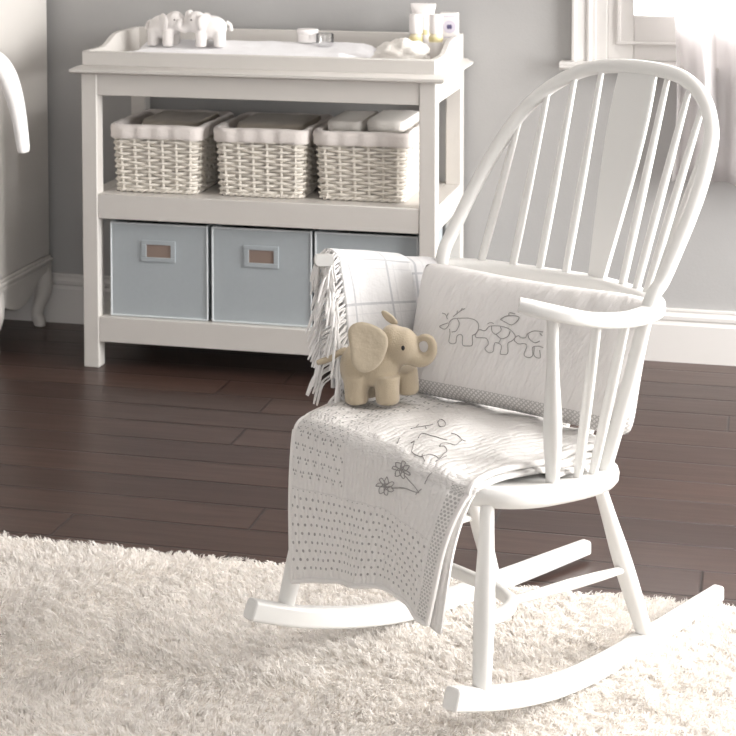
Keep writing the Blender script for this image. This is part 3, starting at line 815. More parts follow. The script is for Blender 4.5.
# ------------------------------------------------------------------ rocking chair (s forward, w to the chair's own right hand is -y here)
CH = Vector((-.501, 2.934, 0)); CA = math.radians(238.2)
CZ = .006
ch = thing('rocking_chair', 'white spindle-back rocking chair with hooped back on the cream rug', 'rocking chair', (CH.x, CH.y, CZ), CA)
def c3(s, w, z): return Vector((s, -w, z - CZ))
def seat_z(s): return .40 + .15 * (s - .03)
# seat
half = [(-.215, .05), (-.208, .105), (-.185, .165), (-.15, .200), (-.10, .222), (-.03, .236), (.05, .242), (.12, .240), (.175, .222), (.21, .185), (.232, .12), (.242, .05)]
outl = [(s, h_) for s, h_ in half] + [(s, -h_) for s, h_ in reversed(half)]
outl = [tuple(p[:2]) for p in catmull([(a, b_, 0) for a, b_ in outl + [outl[0]]], 4)][:-1]
bm = BM(); rings = []
cx_, cy_ = .02, 0
for f, dz, top in ((.90, -.036, 0), (.965, -.034, 0), (.995, -.024, 0), (1, -.012, 0), (.99, -.003, 0), (.96, 0, 0), (.85, -.003, 0), (.6, -.008, 0), (.3, -.010, 0)):
    rings.append([bm.verts.new(c3(cx_ + (a - cx_) * f, cy_ + (b_ - cy_) * f, seat_z(a * f) + dz)) for a, b_ in outl])
for A, B in zip(rings, rings[1:]):
    for k in range(len(A)): bm.faces.new((A[k], A[(k + 1) % len(A)], B[(k + 1) % len(A)], B[k]))
bm.faces.new(rings[0]); bm.faces.new(rings[-1])
obj('seat', bm, 'chair', ch, angle=60)
# rockers
bot = [(.306, .108), (.25, .086), (.19, .065), (.11, .042), (.024, .023), (-.06, .012), (-.16, .006), (-.26, .005), (-.35, .005), (-.44, .006), (-.525, .007)]
for sg in (-1, 1):
    bm = BM(); bot = [((.329, .119) if sg > 0 else (.304, .106))] + bot[1:]
    path = [c3(s, sg * (.234 - .0115 + (s - .327) * .0753), z + .019) for s, z in bot]
    tube(bm, catmull(path, 4), [1, 1, 1, 1, 1, .98, .92, .82], sect=rrect(.0145, .0178, .007, 4), up=(0, 0, 1))
    obj('rocker', bm, 'chair', ch, angle=50, bevel=.003)
def rock_top(s):
    return pw(s, [(b_[0], b_[1] + .036) for b_ in reversed(bot)])
legs = []
for sg in (-1, 1):
    for top, foot in (((.187, .192), (.227, .2165)), ((-.135, .165), (-.256, .180))):
        a = c3(top[0], sg * top[1], seat_z(top[0]) - .030); b_ = c3(foot[0] + (.018 if sg > 0 and foot[0] > 0 else 0), sg * (foot[1] + (.010 if sg > 0 and foot[0] > 0 else 0)), rock_top(foot[0]) - .004)
        bm = BM(); pts = [a.lerp(b_, k / 14) for k in range(15)]
        tube(bm, pts, [.0113, .0122, .0140, .0162, .0172, .0170, .0158, .0148], 18); obj('leg', bm, 'chair', ch)
# crinoline stretcher and its two spindles
def legpt(top, foot, sg, t):
    a = c3(top[0], sg * top[1], seat_z(top[0]) - .014); b_ = c3(foot[0], sg * foot[1], rock_top(foot[0])); return a.lerp(b_, t)
fl = [(.219, .2045, .222), (.178, .205, .212), (.133, .192, .207), (.104, .170, .204), (.084, .126, .202), (.076, .077, .201), (.073, 0, .201)]
full = [c3(s, -w, z) for s, w, z in fl] + [c3(s, w, z) for s, w, z in reversed(fl[:-1])]
bm = BM(); tube(bm, catmull(full, 5), 1.0, sect=rrect(.0095, .0105, .006, 3), up=(0, 0, 1)); obj('curved_stretcher', bm, 'chair', ch)
for sg in (-1, 1):
    a = c3(.104, sg * .172, .204); b_ = c3(-.192, sg * .177, .172)
    bm = BM(); tube(bm, [a.lerp(b_, k / 8) for k in range(9)], [.0072, .0085, .0098, .0088, .0065], 12); obj('side_stretcher', bm, 'chair', ch)
# arm bow
ar = [(.150, .224, .715), (.130, .246, .708), (.090, .274, .696), (.030, .287, .680), (-.055, .281, .664), (-.130, .263, .654), (-.185, .243, .649), (-.245, .200, .643), (-.290, .147, .635), (-.322, .083, .630), (-.338, 0, .629)]
full = [c3(s, -w, z) for s, w, z in ar] + [c3(s, w, z) for s, w, z in reversed(ar[:-1])]
path = catmull(full, 5); npt = len(path)
bm = BM()
wid = [1.0 + .12 * math.sin(PI * i / (npt - 1)) ** 4 - .10 * math.exp(-((min(i, npt - 1 - i)) / 2.0) ** 2) for i in range(npt)]
tube(bm, path, wid, sect=rrect(.018, .0115, .008, 4), up=(0, 0, 1)); obj('arm_bow', bm, 'chair', ch, angle=60)
# arm posts and short spindles
for sg in (-1, 1):
    a = c3(.112, sg * .262, .698); b_ = c3(.050, sg * .214, seat_z(.05) - .006)
    bm = BM(); tube(bm, [a.lerp(b_, k / 16) for k in range(17)], [.0105, .0095, .0098, .0112, .0135, .0155, .0150, .0128, .0112], 16); obj('arm_post', bm, 'chair', ch)
    for (ts, tw_, tz), (bs, bw_) in (((.028, .286, .676), (-.020, .2105)), ((-.055, .281, .660), (-.066, .2065))):
        a = c3(ts, sg * tw_, tz); b_ = c3(bs, sg * bw_, seat_z(bs) - .006)
        bm = BM(); tube(bm, [a.lerp(b_, k / 8) for k in range(9)], [.0078, .0088, .0092, .0088, .0078], 12); obj('arm_spindle', bm, 'chair', ch)
# hoop: half profile (w, z) in the leaning plane
hp = [(.2405, .668), (.2465, .703), (.247, .76), (.246, .803), (.242, .845), (.234, .885), (.222, .925), (.203, .955), (.178, .981), (.143, 1.004), (.100, 1.020), (.050, 1.027), (0, 1.0285)]
def hoop_s(z): return -.165 - .8 * (z - .668)
hw0 = -.010
low = [(-.112, .196, seat_z(-.112) - .004), (-.130, .215, .47), (-.150, .232, .57), (-.165, .2405, .668)]
right = [c3(s, -w, z) for s, w, z in low[:-1]] + [c3(hoop_s(z), -w + hw0, z) for w, z in hp]
left = [c3(s, w, z) for s, w, z in low[:-1]] + [c3(hoop_s(z), w + hw0, z) for w, z in hp[:-1]]
path = catmull(right + left[::-1], 5)
bm = BM(); tube(bm, path, [.0125, .0128, .0130, .0138, .0140, .0140, .0140, .0138, .0130, .0128, .0125], 16); obj('back_hoop', bm, 'chair', ch)
def hoop_at(w):
    aw = abs(w - hw0); t_ = [(b_, z) for b_, z in reversed(hp[3:])]
    z = pw(aw, t_); return c3(hoop_s(z), w, z)
def bow_at(w):
    t_ = [(b_, (s, z)) for s, b_, z in reversed(ar[6:])]
    s = pw(abs(w), [(a, q[0]) for a, q in t_]); z = pw(abs(w), [(a, q[1]) for a, q in t_]); return c3(s, w, z)
for wt, wb in ((.211, .203), (.174, .157), (.127, .112), (.072, .063), (-.083, -.070), (-.140, -.114), (-.184, -.152), (-.224, -.186)):
    a = hoop_at(wt); b_ = bow_at(wb)
    bm = BM(); tube(bm, [a.lerp(b_, k / 10) for k in range(11)], [.0055, .0068, .0078, .0085, .0082, .0075], 12); obj('back_spindle', bm, 'chair', ch)
# lower back spindles from the bow to the seat
for w in (.170, .105, .036, -.036, -.105, -.170):
    a = bow_at(w); b_ = c3(pw(abs(w), [(0, -.198), (.1, -.190), (.17, -.160)]), w * .86, 0); b_.z = seat_z(b_.x) - CZ - .006
    bm = BM(); tube(bm, [a.lerp(b_, k / 6) for k in range(7)], [.0068, .0085, .0075], 10); obj('lower_spindle', bm, 'chair', ch)
# splat
bm = BM(); tp = hoop_at(-.012); bt = bow_at(-.002); Wd = [.0175, .0225, .0275, .0325, .0370, .0410, .0440, .0455, .0450, .0430]
ax = (tp - bt); n_ = 24; rr = []
for k in range(n_ + 1):
    c = bt.lerp(tp, k / n_); hw = interp(Wd, k / n_); nrm = ax.cross(Vector((0, 1, 0))).normalized()
    rr.append([bm.verts.new(c + Vector((0, a * hw, 0)) + nrm * b_) for a, b_ in ((-1, -.003), (-.94, -.0055), (.94, -.0055), (1, -.003), (1, .003), (.94, .0055), (-.94, .0055), (-1, .003))])
for A, B in zip(rr, rr[1:]):
    for k in range(8): bm.faces.new((A[k], A[(k + 1) % 8], B[(k + 1) % 8], B[k]))
bm.faces.new(rr[0]); bm.faces.new(rr[-1]); obj('splat', bm, 'chair', ch)

# ------------------------------------------------------------------ stitched motifs on a cloth surface
def stitch(name, fn, polys, parent, r=.0008):
    bm = BM()
    for pl_ in polys:
        uv = catmull([(a, b_, 0) for a, b_ in pl_], 4)
        pts = []
        for p in uv:
            a, b_ = p.x, p.y; e = .004
            c = fn(a, b_); n = (fn(min(1, a + e), b_) - fn(max(0, a - e), b_)).cross(fn(a, min(1, b_ + e)) - fn(a, max(0, b_ - e)))
            n = n.normalized() if n.length > 0 else Vector((1, 0, 0))
            if n.x + n.z * .7 < 0: n = -n
            pts.append(c + n * .0007)
        q = [pts[0]]
        for p in pts[1:]:
            if (p - q[-1]).length > .0006: q.append(p)
        if len(q) > 2: tube(bm, q, r, 5)
    return obj(name, bm, 'thread', parent, angle=180)

# ------------------------------------------------------------------ quilt over the seat
def chair_thing(name, label, cat): return thing(name, label, cat, (CH.x, CH.y, CZ), CA)
qt = chair_thing('quilt', 'white printed cot quilt folded over the seat and hanging down in front', 'quilt')
QW = .392; BACK = .27
def edge_s(w): return pw(w, [(-.21, .208), (-.19, .219), (-.165, .231), (-.1, .244), (0, .240), (.1, .232), (.2, .220), (.245, .200)])
def hang_s(w): return pw(w, [(-.19, .280), (-.13, .286), (-.02, .270), (.1, .268), (.2, .264), (.245, .255)])
def hem_z(w, lay): return pw(w, [(-.19, .222 - .018 * lay), (-.165, .217 - .018 * lay), (-.125, .227 - .014 * lay), (-.06, .238), (-.03, .235), (.08, .210), (.18, .182), (.245, .165)])
HANG0 = .24
def quilt_pt(u, v, lay=0):
    """u 0..1 left to right, v 0..1 hem to back; lay = 0 top, 1 under."""
    w_front = .196 + (-.198 - .196) * u; w_back = .240 + (-.188 - .240) * u
    R = .034; of = .036 - .021 * min(1, max(0, (u - .62) / .36)) ** 1.3
    if v < .5:       # hanging part
        t = v / .5; w = w_front - .020 * (1 - t) * max(0, 1 - u * 2)
        w = w + .040 * (1 - t) * max(0, (u - .35) / .65)
        zt = seat_z(edge_s(w)) + of - R * .6
        zb = hem_z(w, lay)
        z = zb + (zt - zb) * t
        s = hang_s(w) + (edge_s(w) + R * .75 - hang_s(w)) * max(0, (t - .45) / .55) ** 2 * .9
        s += .006 * math.sin(w * 38 + 1.0) * (1 - t) ** 1.2 + .003 * math.sin(w * 75 + t * 3) * (1 - t)
        s -= lay * (.012 + .004 * (1 - t))
        if lay: w -= .010 * (1 - t) + .003
        p = Vector((s, w, z))
    else:
        t = (v - .5) / .5
        if t < .22:   # rounded fold over the seat edge
            a = t / .22 * PI / 2; w = w_front
            e = edge_s(w); zt = seat_z(e) + of
            s = e + R * .75 * math.cos(a) - .0; z = zt - R * .6 + R * .6 * math.sin(a)
            s -= lay * .012 * math.cos(a); z -= lay * .011 * math.sin(a)
            if lay: w -= .003
        else:
            q = (t - .22) / .78; w = w_front + (w_back - w_front) * min(1, q * 2.6) ** .6
            e = edge_s(w_front); s = e + (-.150 - e) * q
            z = seat_z(s) + of + .006 * math.sin(q * PI) + .014 * q + (.036 - of) * max(0, q - .45) * .9 + .0025 * math.sin(w * 50 + s * 30) - lay * .011
        dl = max(0, 1 - u * QW / .03); z -= .010 * dl * dl
        p = Vector((s, w, z))
    return p
def q_uv(u, v):
    vv = v / .5 * HANG0 if v < .5 else HANG0 + (v - .5) / .5 * .395
    return (u * QW, vv)
def q3(u, v, lay=0):
    p = quilt_pt(u, v, lay); return c3(p.x, p.y, p.z)
bm = BM()
def qtop(u, v):
    p = q3(u, v); uu, vv = q_uv(u, v)
    return p + Vector((.0020 * mnoise.noise(Vector((uu * 40, vv * 40, 0))), 0, .0022 * mnoise.noise(Vector((uu * 45, vv * 30, 4)))))
grid(bm, 90, 130, qtop, q_uv); obj('top_layer', bm, 'quilt', qt, solid=.007, soff=-1, angle=180, sub=0, bevel=0)
bm = BM(); grid(bm, 50, 90, lambda u, v: q3(.04 + u * .96, v, 1), q_uv); obj('under_layer', bm, 'quilt_back', qt, solid=.008, soff=-1, angle=180)
# more plies of the folded quilt lying on the seat, edges showing between the arm spindles
for k, (wr, s1, s0, dz) in enumerate(((-.184, .06, -.10, .013), (-.192, .02, -.10, .004))):
    bm = BM()
    def ply(u, v):
        w = .20 + (wr - .20) * u - .012 * (1 - v) * u; s = s1 + (s0 - s1) * v
        return c3(s + .02 * (1 - u) , w, seat_z(s) + dz + .0015 * math.sin(s * 60 + w * 20))
    grid(bm, 30, 20, ply, lambda u, v: (u * .4, v * .2)); obj('folded_ply', bm, 'quilt_back', qt, solid=.008, soff=0, angle=180)
# bound edges
bm = BM()
tube(bm, [q3(1, k / 80) for k in range(81)], .0045, 8); tube(bm, [q3(k / 60, 0) for k in range(61)], .0042, 8); tube(bm, [q3(0, k / 80) for k in range(81)], .0042, 8)
obj('bound_edge', bm, 'quilt_back', qt)

stitch('embroidered_flower', qtop, [[(0.623, 0.402), (0.629, 0.412), (0.641, 0.422), (0.635, 0.437), (0.629, 0.442), (0.623, 0.432), (0.616, 0.422), (0.616, 0.407), (0.623, 0.402)], [(0.623, 0.402), (0.635, 0.402), (0.654, 0.412), (0.667, 0.422), (0.673, 0.432), (0.660, 0.432), (0.641, 0.422), (0.623, 0.412), (0.623, 0.402)], [(0.623, 0.402), (0.623, 0.397), (0.641, 0.392), (0.660, 0.392), (0.673, 0.402), (0.667, 0.407), (0.654, 0.412), (0.635, 0.407), (0.623, 0.402)], [(0.623, 0.402), (0.616, 0.397), (0.616, 0.382), (0.623, 0.372), (0.635, 0.372), (0.641, 0.377), (0.641, 0.392), (0.635, 0.402), (0.623, 0.402)], [(0.623, 0.402), (0.610, 0.402), (0.591, 0.392), (0.585, 0.377), (0.591, 0.367), (0.604, 0.372), (0.616, 0.382), (0.623, 0.397), (0.623, 0.402)], [(0.623, 0.402), (0.616, 0.407), (0.591, 0.407), (0.572, 0.402), (0.566, 0.392), (0.572, 0.392), (0.591, 0.392), (0.610, 0.397), (0.623, 0.402)], [(0.623, 0.402), (0.623, 0.412), (0.610, 0.422), (0.598, 0.427), (0.585, 0.422), (0.585, 0.417), (0.598, 0.407), (0.610, 0.402), (0.623, 0.402)]], qt)
stitch('embroidered_flower', qtop, [[(0.704, 0.497), (0.711, 0.497), (0.717, 0.518), (0.717, 0.538), (0.704, 0.538), (0.698, 0.533), (0.698, 0.518), (0.698, 0.497), (0.704, 0.497)], [(0.704, 0.497), (0.717, 0.497), (0.730, 0.502), (0.742, 0.523), (0.742, 0.533), (0.730, 0.528), (0.717, 0.518), (0.704, 0.502), (0.704, 0.497)], [(0.704, 0.497), (0.711, 0.492), (0.723, 0.492), (0.742, 0.492), (0.755, 0.497), (0.748, 0.502), (0.730, 0.502), (0.717, 0.502), (0.704, 0.497)], [(0.704, 0.497), (0.698, 0.492), (0.704, 0.477), (0.711, 0.472), (0.723, 0.467), (0.730, 0.477), (0.723, 0.492), (0.717, 0.497), (0.704, 0.497)], [(0.704, 0.497), (0.692, 0.497), (0.679, 0.482), (0.679, 0.467), (0.679, 0.462), (0.692, 0.467), (0.704, 0.477), (0.711, 0.492), (0.704, 0.497)], [(0.704, 0.497), (0.698, 0.497), (0.679, 0.497), (0.660, 0.492), (0.654, 0.482), (0.660, 0.482), (0.679, 0.487), (0.698, 0.492), (0.704, 0.497)], [(0.704, 0.497), (0.704, 0.502), (0.698, 0.518), (0.679, 0.518), (0.667, 0.513), (0.667, 0.502), (0.679, 0.497), (0.692, 0.497), (0.704, 0.497)]], qt)
stitch('embroidered_stems', qtop, [[(0.660, 0.407), (0.736, 0.437), (0.818, 0.452)], [(0.723, 0.482), (0.774, 0.472), (0.818, 0.452)], [(0.805, 0.442), (0.824, 0.467)], [(0.830, 0.487), (0.830, 0.507), (0.843, 0.548)]], qt)
stitch('embroidered_elephant', qtop, [[(0.635, 0.643), (0.635, 0.653), (0.673, 0.628), (0.704, 0.608), (0.742, 0.603), (0.767, 0.613), (0.774, 0.623), (0.792, 0.628), (0.811, 0.628), (0.792, 0.653), (0.780, 0.668), (0.748, 0.678), (0.742, 0.668)], [(0.742, 0.668), (0.723, 0.683), (0.730, 0.694), (0.755, 0.704), (0.742, 0.724), (0.730, 0.734), (0.692, 0.739), (0.673, 0.734)], [(0.730, 0.734), (0.742, 0.739)], [(0.616, 0.673), (0.591, 0.694), (0.641, 0.694), (0.685, 0.694), (0.711, 0.704)], [(0.755, 0.613), (0.786, 0.588)]], qt)
stitch('embroidered_leaves', qtop, [[(0.509, 0.704), (0.509, 0.719), (0.522, 0.729), (0.535, 0.739), (0.541, 0.749)], [(0.509, 0.719), (0.491, 0.734)], [(0.528, 0.734), (0.553, 0.724)], [(0.528, 0.769), (0.503, 0.789), (0.560, 0.774), (0.598, 0.754), (0.579, 0.749), (0.528, 0.769)], [(0.811, 0.648), (0.818, 0.613)], [(0.560, 0.648), (0.598, 0.618)]], qt)

# ------------------------------------------------------------------ pillow
pl = chair_thing('pillow', 'white embroidered baby pillow leaning against the chair back', 'pillow')
TL, TR, BR, BL = Vector((-.108, .226, .675)), Vector((-.214, -.230, .665)), Vector((-.166, -.214, .420)), Vector((-.040, .218, .440))
def pil_base(u, v):
    a = BL.lerp(BR, u); b_ = TL.lerp(TR, u); return a.lerp(b_, v)
PN = ((BR - BL).cross(TL - BL)).normalized()
if PN.x < 0: PN = -PN
def pil_pt(u, v, side=1, off=0):
    # cushion outline pinches in between the corners
    uu = .5 + (u - .5) * (1 - .015 * math.sin(PI * v) - .035 * abs(2 * v - 1) ** 8); vv = .5 + (v - .5) * (1 - .055 * math.sin(PI * u) - .07 * abs(2 * u - 1) ** 10)
    p = pil_base(uu, vv)
    f = (max(0, 1 - abs(2 * u - 1) ** 3.4) * max(0, 1 - abs(2 * v - 1) ** 3.0)) ** .5
    h = .052 * f * (1 + .05 * mnoise.noise(Vector((u * 3, v * 3, 1))))
    wr = .0035 * mnoise.noise(Vector(((u + .15 * v) * 16, v * 2.5, side))) * min(1, f * 1.4)
    p = p + PN * (side * (h + off) + wr)
    return c3(p.x, p.y, p.z)
bm = BM()
lay = None
for side in (1, -1):
    grid(bm, 60, 40, lambda u, v: pil_pt(u, v, side))
bmesh.ops.remove_doubles(bm, verts=bm.verts, dist=.0004)
obj('pillow_cover', bm, 'pillow', pl, angle=180)
stitch('embroidered_elephant', pil_pt, [[(0.170, 0.523), (0.182, 0.518), (0.195, 0.523), (0.207, 0.553), (0.207, 0.573), (0.220, 0.603), (0.245, 0.618), (0.289, 0.633), (0.321, 0.628), (0.340, 0.598), (0.340, 0.543), (0.327, 0.518), (0.321, 0.507), (0.327, 0.442), (0.308, 0.427), (0.283, 0.427), (0.277, 0.487), (0.264, 0.502), (0.252, 0.482), (0.252, 0.437), (0.239, 0.422), (0.220, 0.432), (0.220, 0.487), (0.214, 0.528)], [(0.170, 0.523), (0.164, 0.533), (0.182, 0.553), (0.201, 0.568)], [(0.239, 0.613), (0.252, 0.578), (0.245, 0.523), (0.226, 0.507)], [(0.195, 0.598), (0.182, 0.628), (0.164, 0.633)]], pl)
stitch('embroidered_sprig', pil_pt, [[(0.220, 0.623), (0.245, 0.673), (0.264, 0.699)], [(0.189, 0.608), (0.195, 0.643)], [(0.233, 0.643), (0.233, 0.673)], [(0.245, 0.673), (0.252, 0.699)]], pl)
stitch('embroidered_elephant', pil_pt, [[(0.333, 0.518), (0.346, 0.563), (0.371, 0.563), (0.384, 0.598), (0.396, 0.608), (0.428, 0.618), (0.465, 0.613), (0.491, 0.588), (0.503, 0.558), (0.491, 0.523), (0.478, 0.502), (0.484, 0.427), (0.459, 0.412), (0.453, 0.422), (0.453, 0.477), (0.428, 0.492), (0.421, 0.472), (0.421, 0.422), (0.403, 0.407), (0.384, 0.432), (0.396, 0.472), (0.384, 0.507), (0.365, 0.507), (0.340, 0.502), (0.333, 0.518)], [(0.396, 0.608), (0.403, 0.568), (0.421, 0.553), (0.440, 0.588), (0.434, 0.613)], [(0.421, 0.553), (0.447, 0.528), (0.472, 0.553), (0.478, 0.593)], [(0.447, 0.528), (0.440, 0.492)]], pl)
stitch('embroidered_bird', pil_pt, [[(0.428, 0.668), (0.447, 0.699), (0.478, 0.714), (0.503, 0.709), (0.497, 0.673), (0.478, 0.643), (0.453, 0.653), (0.428, 0.668)], [(0.459, 0.709), (0.459, 0.729), (0.484, 0.729)], [(0.377, 0.618), (0.390, 0.633), (0.403, 0.628)]], pl)
stitch('embroidered_elephant', pil_pt, [[(0.503, 0.528), (0.503, 0.553), (0.516, 0.573), (0.528, 0.563), (0.547, 0.568), (0.553, 0.598), (0.579, 0.628), (0.616, 0.633)], [(0.503, 0.528), (0.522, 0.513), (0.547, 0.523), (0.560, 0.507), (0.553, 0.442), (0.572, 0.427), (0.591, 0.447), (0.585, 0.507), (0.610, 0.523), (0.629, 0.518)], [(0.591, 0.513), (0.598, 0.447), (0.623, 0.442), (0.616, 0.497)], [(0.553, 0.598), (0.566, 0.563), (0.591, 0.543), (0.610, 0.563)], [(0.604, 0.618), (0.616, 0.603)]], pl)

# ------------------------------------------------------------------ plaid throw over the left arm
th = chair_thing('throw_blanket', 'white plaid wool throw with fringe draped over the chair arm', 'throw blanket')
def arm_w(s): return pw(s, [(-.25, .20), (-.185, .243), (-.13, .263), (-.055, .281), (.030, .287), (.090, .274), (.130, .246)])
def arm_z(s): return pw(s, [(-.25, .643), (-.185, .649), (-.13, .654), (-.055, .664), (.030, .680), (.090, .696), (.130, .708), (.15, .715)])
def drape(s, t, lift, s_shift=0):
    """t: 0 inner hem .. 1 outer hem, passing over the arm."""
    s -= .060 * min(1, max(0, (t - .50) / .15)) * max(0, min(1, (s + .10) / .15))
    s += .022 * math.exp(-((t - .50) / .09) ** 2) * max(0, min(1, s / .1))
    aw, az = arm_w(s), arm_z(s) + .0105 + lift
    if t < .46:
        q = t / .46; z = .452 + (az - .012 - .452) * q; w = (.212 + .012 * q) + (aw - .024 - lift - .224) * q ** 1.5
        w += .004 * math.sin(s * 45 + z * 10) * (1 - q); 
    elif t < .62:
        q = (t - .46) / .16; a = PI * q; w = aw - (.024 + lift) * math.cos(a); z = az - .012 + .012 * math.sin(a)
    else:
        q = (t - .62) / .38; z = az - .012 + (.44 - az + .012) * q; w = aw + .022 + lift + .002 * q + .004 * math.sin(s * 40)
    return c3(s, w, z)
bm = BM(); F0 = .098
def d1(u, v):
    s = F0 + (-.085 - F0) * u; s += .010 * math.sin(v * 6) * 0; s -= .018 * max(0, .46 - v) * u * 1.5
    return drape(s, v, .009 + .003 * math.sin(u * PI))
grid(bm, 36, 80, d1, lambda u, v: (u * .19 + .0, v * .56)); obj('top_fold', bm, 'plaid', th, solid=.006, soff=0, angle=180)
bm = BM()
def d2(u, v):
    s = F0 - .004 + (-.150 - F0) * u
    return drape(s, v, .002 + .001 * math.sin(u * 9))
grid(bm, 36, 80, d2, lambda u, v: (u * .25 + .03, v * .56 + .02)); obj('under_fold', bm, 'plaid', th, solid=.006, soff=0, angle=180)
bm = BM(); rnd = random.Random(11)
for lay_ in (0, 1, 2):
    n = 50
    for k in range(n):
        v = .03 + (.94) * (k + rnd.random() * .6) / n
        p = drape(F0 + .002, v, .010 - .004 * lay_)
        ln = .060 + rnd.uniform(-.014, .016); fw = (.5 + rnd.uniform(-.25, .3)) if v < .55 else .6
        d = Vector((fw * ln, rnd.uniform(-.2, .2) * ln - (.25 * ln if v > .5 else -.08 * ln), -ln * (.78 + rnd.uniform(-.15, .15))))
        if .46 < v < .62: d = Vector((.30 * ln, (-.15 if v > .54 else .2) * ln, -.85 * ln))
        mid = p + d * .45 + Vector((.010, 0, .008)); tip = p + d
        if tip.z < .445 - CZ and v < .5: tip.z = .445 - CZ + rnd.random() * .01
        pts = catmull([p, mid, tip], 4)
        tube(bm, pts, [.0019, .0016, .0015, .0024, .0030, .0016], 6)
fr = obj('fringe', bm, 'fringe', th)

# ------------------------------------------------------------------ beige elephant placed on the quilt
el = beige_elephant()
pw_ = Matrix.Translation(Vector((CH.x, CH.y, CZ))) @ Matrix.Rotation(CA, 4, 'Z') @ c3(.082, .150, .462).to_4d()
el.location = (pw_.x, pw_.y, .4610); el.rotation_euler = (0, math.radians(-2), math.radians(13.3 - 8))

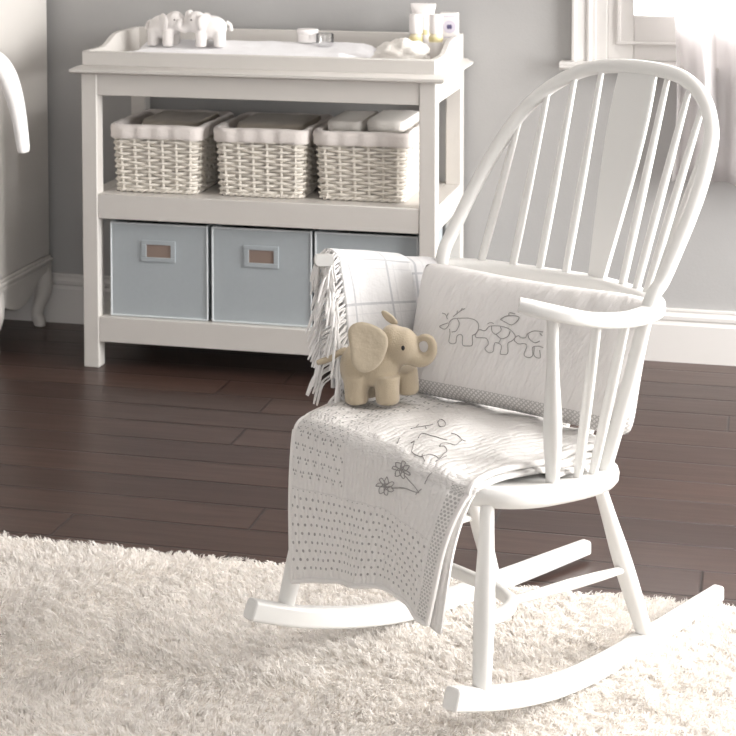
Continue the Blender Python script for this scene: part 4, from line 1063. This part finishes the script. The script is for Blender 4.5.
# ------------------------------------------------------------------ rug
bm = BM()
RX0, RX1, RY0_, RY1_ = -2.05, .75, 2.05, 3.275
def rugf(u, v):
    x = RX0 + (RX1 - RX0) * u; y = RY0_ + (RY1_ - RY0_) * v
    return (x, y + .010 * mnoise.noise(Vector((x * 3, 0, 2))) * v, .006 + .004 * mnoise.noise(Vector((x * 7, y * 7, 0))))
grid(bm, 140, 64, rugf)
bmesh.ops.recalc_face_normals(bm, faces=bm.faces)
bm.faces.ensure_lookup_table()
if bm.faces[0].normal.z < 0: bmesh.ops.reverse_faces(bm, faces=bm.faces)
rug = obj('shag_rug', bm, 'rug', angle=180, normals=False); tag(rug, 'cream shaggy wool rug under the rocking chair on dark floor', 'rug')
d = rug.modifiers.new('solid', 'SOLIDIFY'); d.thickness = .006; d.offset = -1
import numpy as np
def pile_mesh(x0, x1, y0, y1, cell, per):
    """clumps of bent, tapering wool strands, one triangulated ribbon each."""
    rs = np.random.RandomState(5)
    nx, ny = int((x1 - x0) / cell), int((y1 - y0) / cell)
    gx, gy = np.meshgrid(np.arange(nx), np.arange(ny), indexing='ij')
    cx = (x0 + (gx.ravel() + rs.uniform(-.2, 1.2, nx * ny)) * cell); cy = (y0 + (gy.ravel() + rs.uniform(-.2, 1.2, nx * ny)) * cell)
    cy = np.minimum(cy, y1 - .004 * rs.rand(len(cy)))
    # soft combed lean that wanders over the rug
    la = 2.2 * np.sin(cx * 3.1 + 1.3 * np.sin(cy * 4.7)) + 1.7 * np.sin(cy * 6.3 + 2.1 * np.sin(cx * 2.3)) + rs.normal(0, .9, len(cx))
    lm = .006 + .007 * rs.rand(len(cx)); ch_ = .0115 * (1 + .28 * np.sin(cx * 17 + 3 * np.sin(cy * 13)) * np.sin(cy * 23 + 2 * np.sin(cx * 11))) * rs.uniform(.75, 1.2, len(cx))
    n = len(cx) * per
    k = np.repeat(np.arange(len(cx)), per)
    ra = rs.uniform(0, 2 * np.pi, n); rr_ = cell * 1.0 * np.sqrt(rs.rand(n))
    bx_ = cx[k] + rr_ * np.cos(ra); by_ = cy[k] + rr_ * np.sin(ra)
    h = ch_[k] * rs.uniform(.75, 1.15, n)
    tx = cx[k] + rr_ * .55 * np.cos(ra) + lm[k] * np.cos(la[k]) + rs.normal(0, .0030, n); ty = cy[k] + rr_ * .55 * np.sin(ra) + lm[k] * np.sin(la[k]) + rs.normal(0, .0030, n)
    base = np.stack([bx_, by_, np.full(n, .004)], 1); tip = np.stack([tx, ty, .004 + h], 1)
    mid = base * .5 + tip * .5; mid[:, 2] += h * .30; mid[:, :2] += rs.normal(0, .0022, (n, 2))
    wa = rs.uniform(0, np.pi, n); side = np.stack([np.cos(wa), np.sin(wa), np.zeros(n)], 1)
    V = np.empty((n, 5, 3)); w0, w1 = .0016, .0013
    V[:, 0] = base - side * w0; V[:, 1] = base + side * w0; V[:, 2] = mid - side * w1; V[:, 3] = mid + side * w1; V[:, 4] = tip
    off = np.arange(n)[:, None] * 5
    q = np.array([0, 1, 3, 2]) + off; t = np.array([2, 3, 4]) + off
    loops = np.concatenate([q, t], 1).ravel()
    me = bpy.data.meshes.new('pile'); me.vertices.add(n * 5); me.vertices.foreach_set('co', V.ravel())
    me.loops.add(len(loops)); me.loops.foreach_set('vertex_index', loops)
    st_ = np.stack([np.arange(n) * 7, np.arange(n) * 7 + 4], 1).ravel()
    me.polygons.add(n * 2); me.polygons.foreach_set('loop_start', st_)
    me.update(calc_edges=True); me.validate()
    me.polygons.foreach_set('use_smooth', np.ones(n * 2, dtype=bool))
    return me
me = pile_mesh(RX0, RX1, RY0_, RY1_, .0125, 14)
me.materials.append(M['pile'])
pile = bpy.data.objects.new('pile', me); COL.objects.link(pile); pile.parent = rug; pile['kind'] = 'stuff'

# ------------------------------------------------------------------ light
w = bpy.data.worlds.new('daylight'); sc.world = w; w.use_nodes = True
bg = w.node_tree.nodes['Background']; bg.inputs[0].default_value = (1.0, .995, .995, 1); bg.inputs[1].default_value = 1.9
def area(name, loc, rot, sx, sy, e, col=(1, 1, 1)):
    l = bpy.data.lights.new(name, 'AREA'); l.shape = 'RECTANGLE'; l.size = sx; l.size_y = sy; l.energy = e; l.color = col
    o = bpy.data.objects.new(name, l); COL.objects.link(o); o.location = loc; o.rotation_euler = rot
    return o
area('window_daylight_right', (XR + .10, (RY0 + RY1) / 2, (RZ0 + RZ1) / 2), (0, math.radians(90), 0), 2.05, 2.05, 195, (1, .985, .97))
area('window_daylight_back', (.06, WY + .22, 1.55), (math.radians(-90), 0, 0), 1.1, 1.25, 50, (1, .985, .97))

sc.view_settings.view_transform = 'Standard'; sc.view_settings.look = 'None'
sc.view_settings.gamma = 1; sc.view_settings.use_curve_mapping = False
sc.view_settings.exposure = .40
sc.cycles.use_denoising = True
sc.cycles.max_bounces = 8
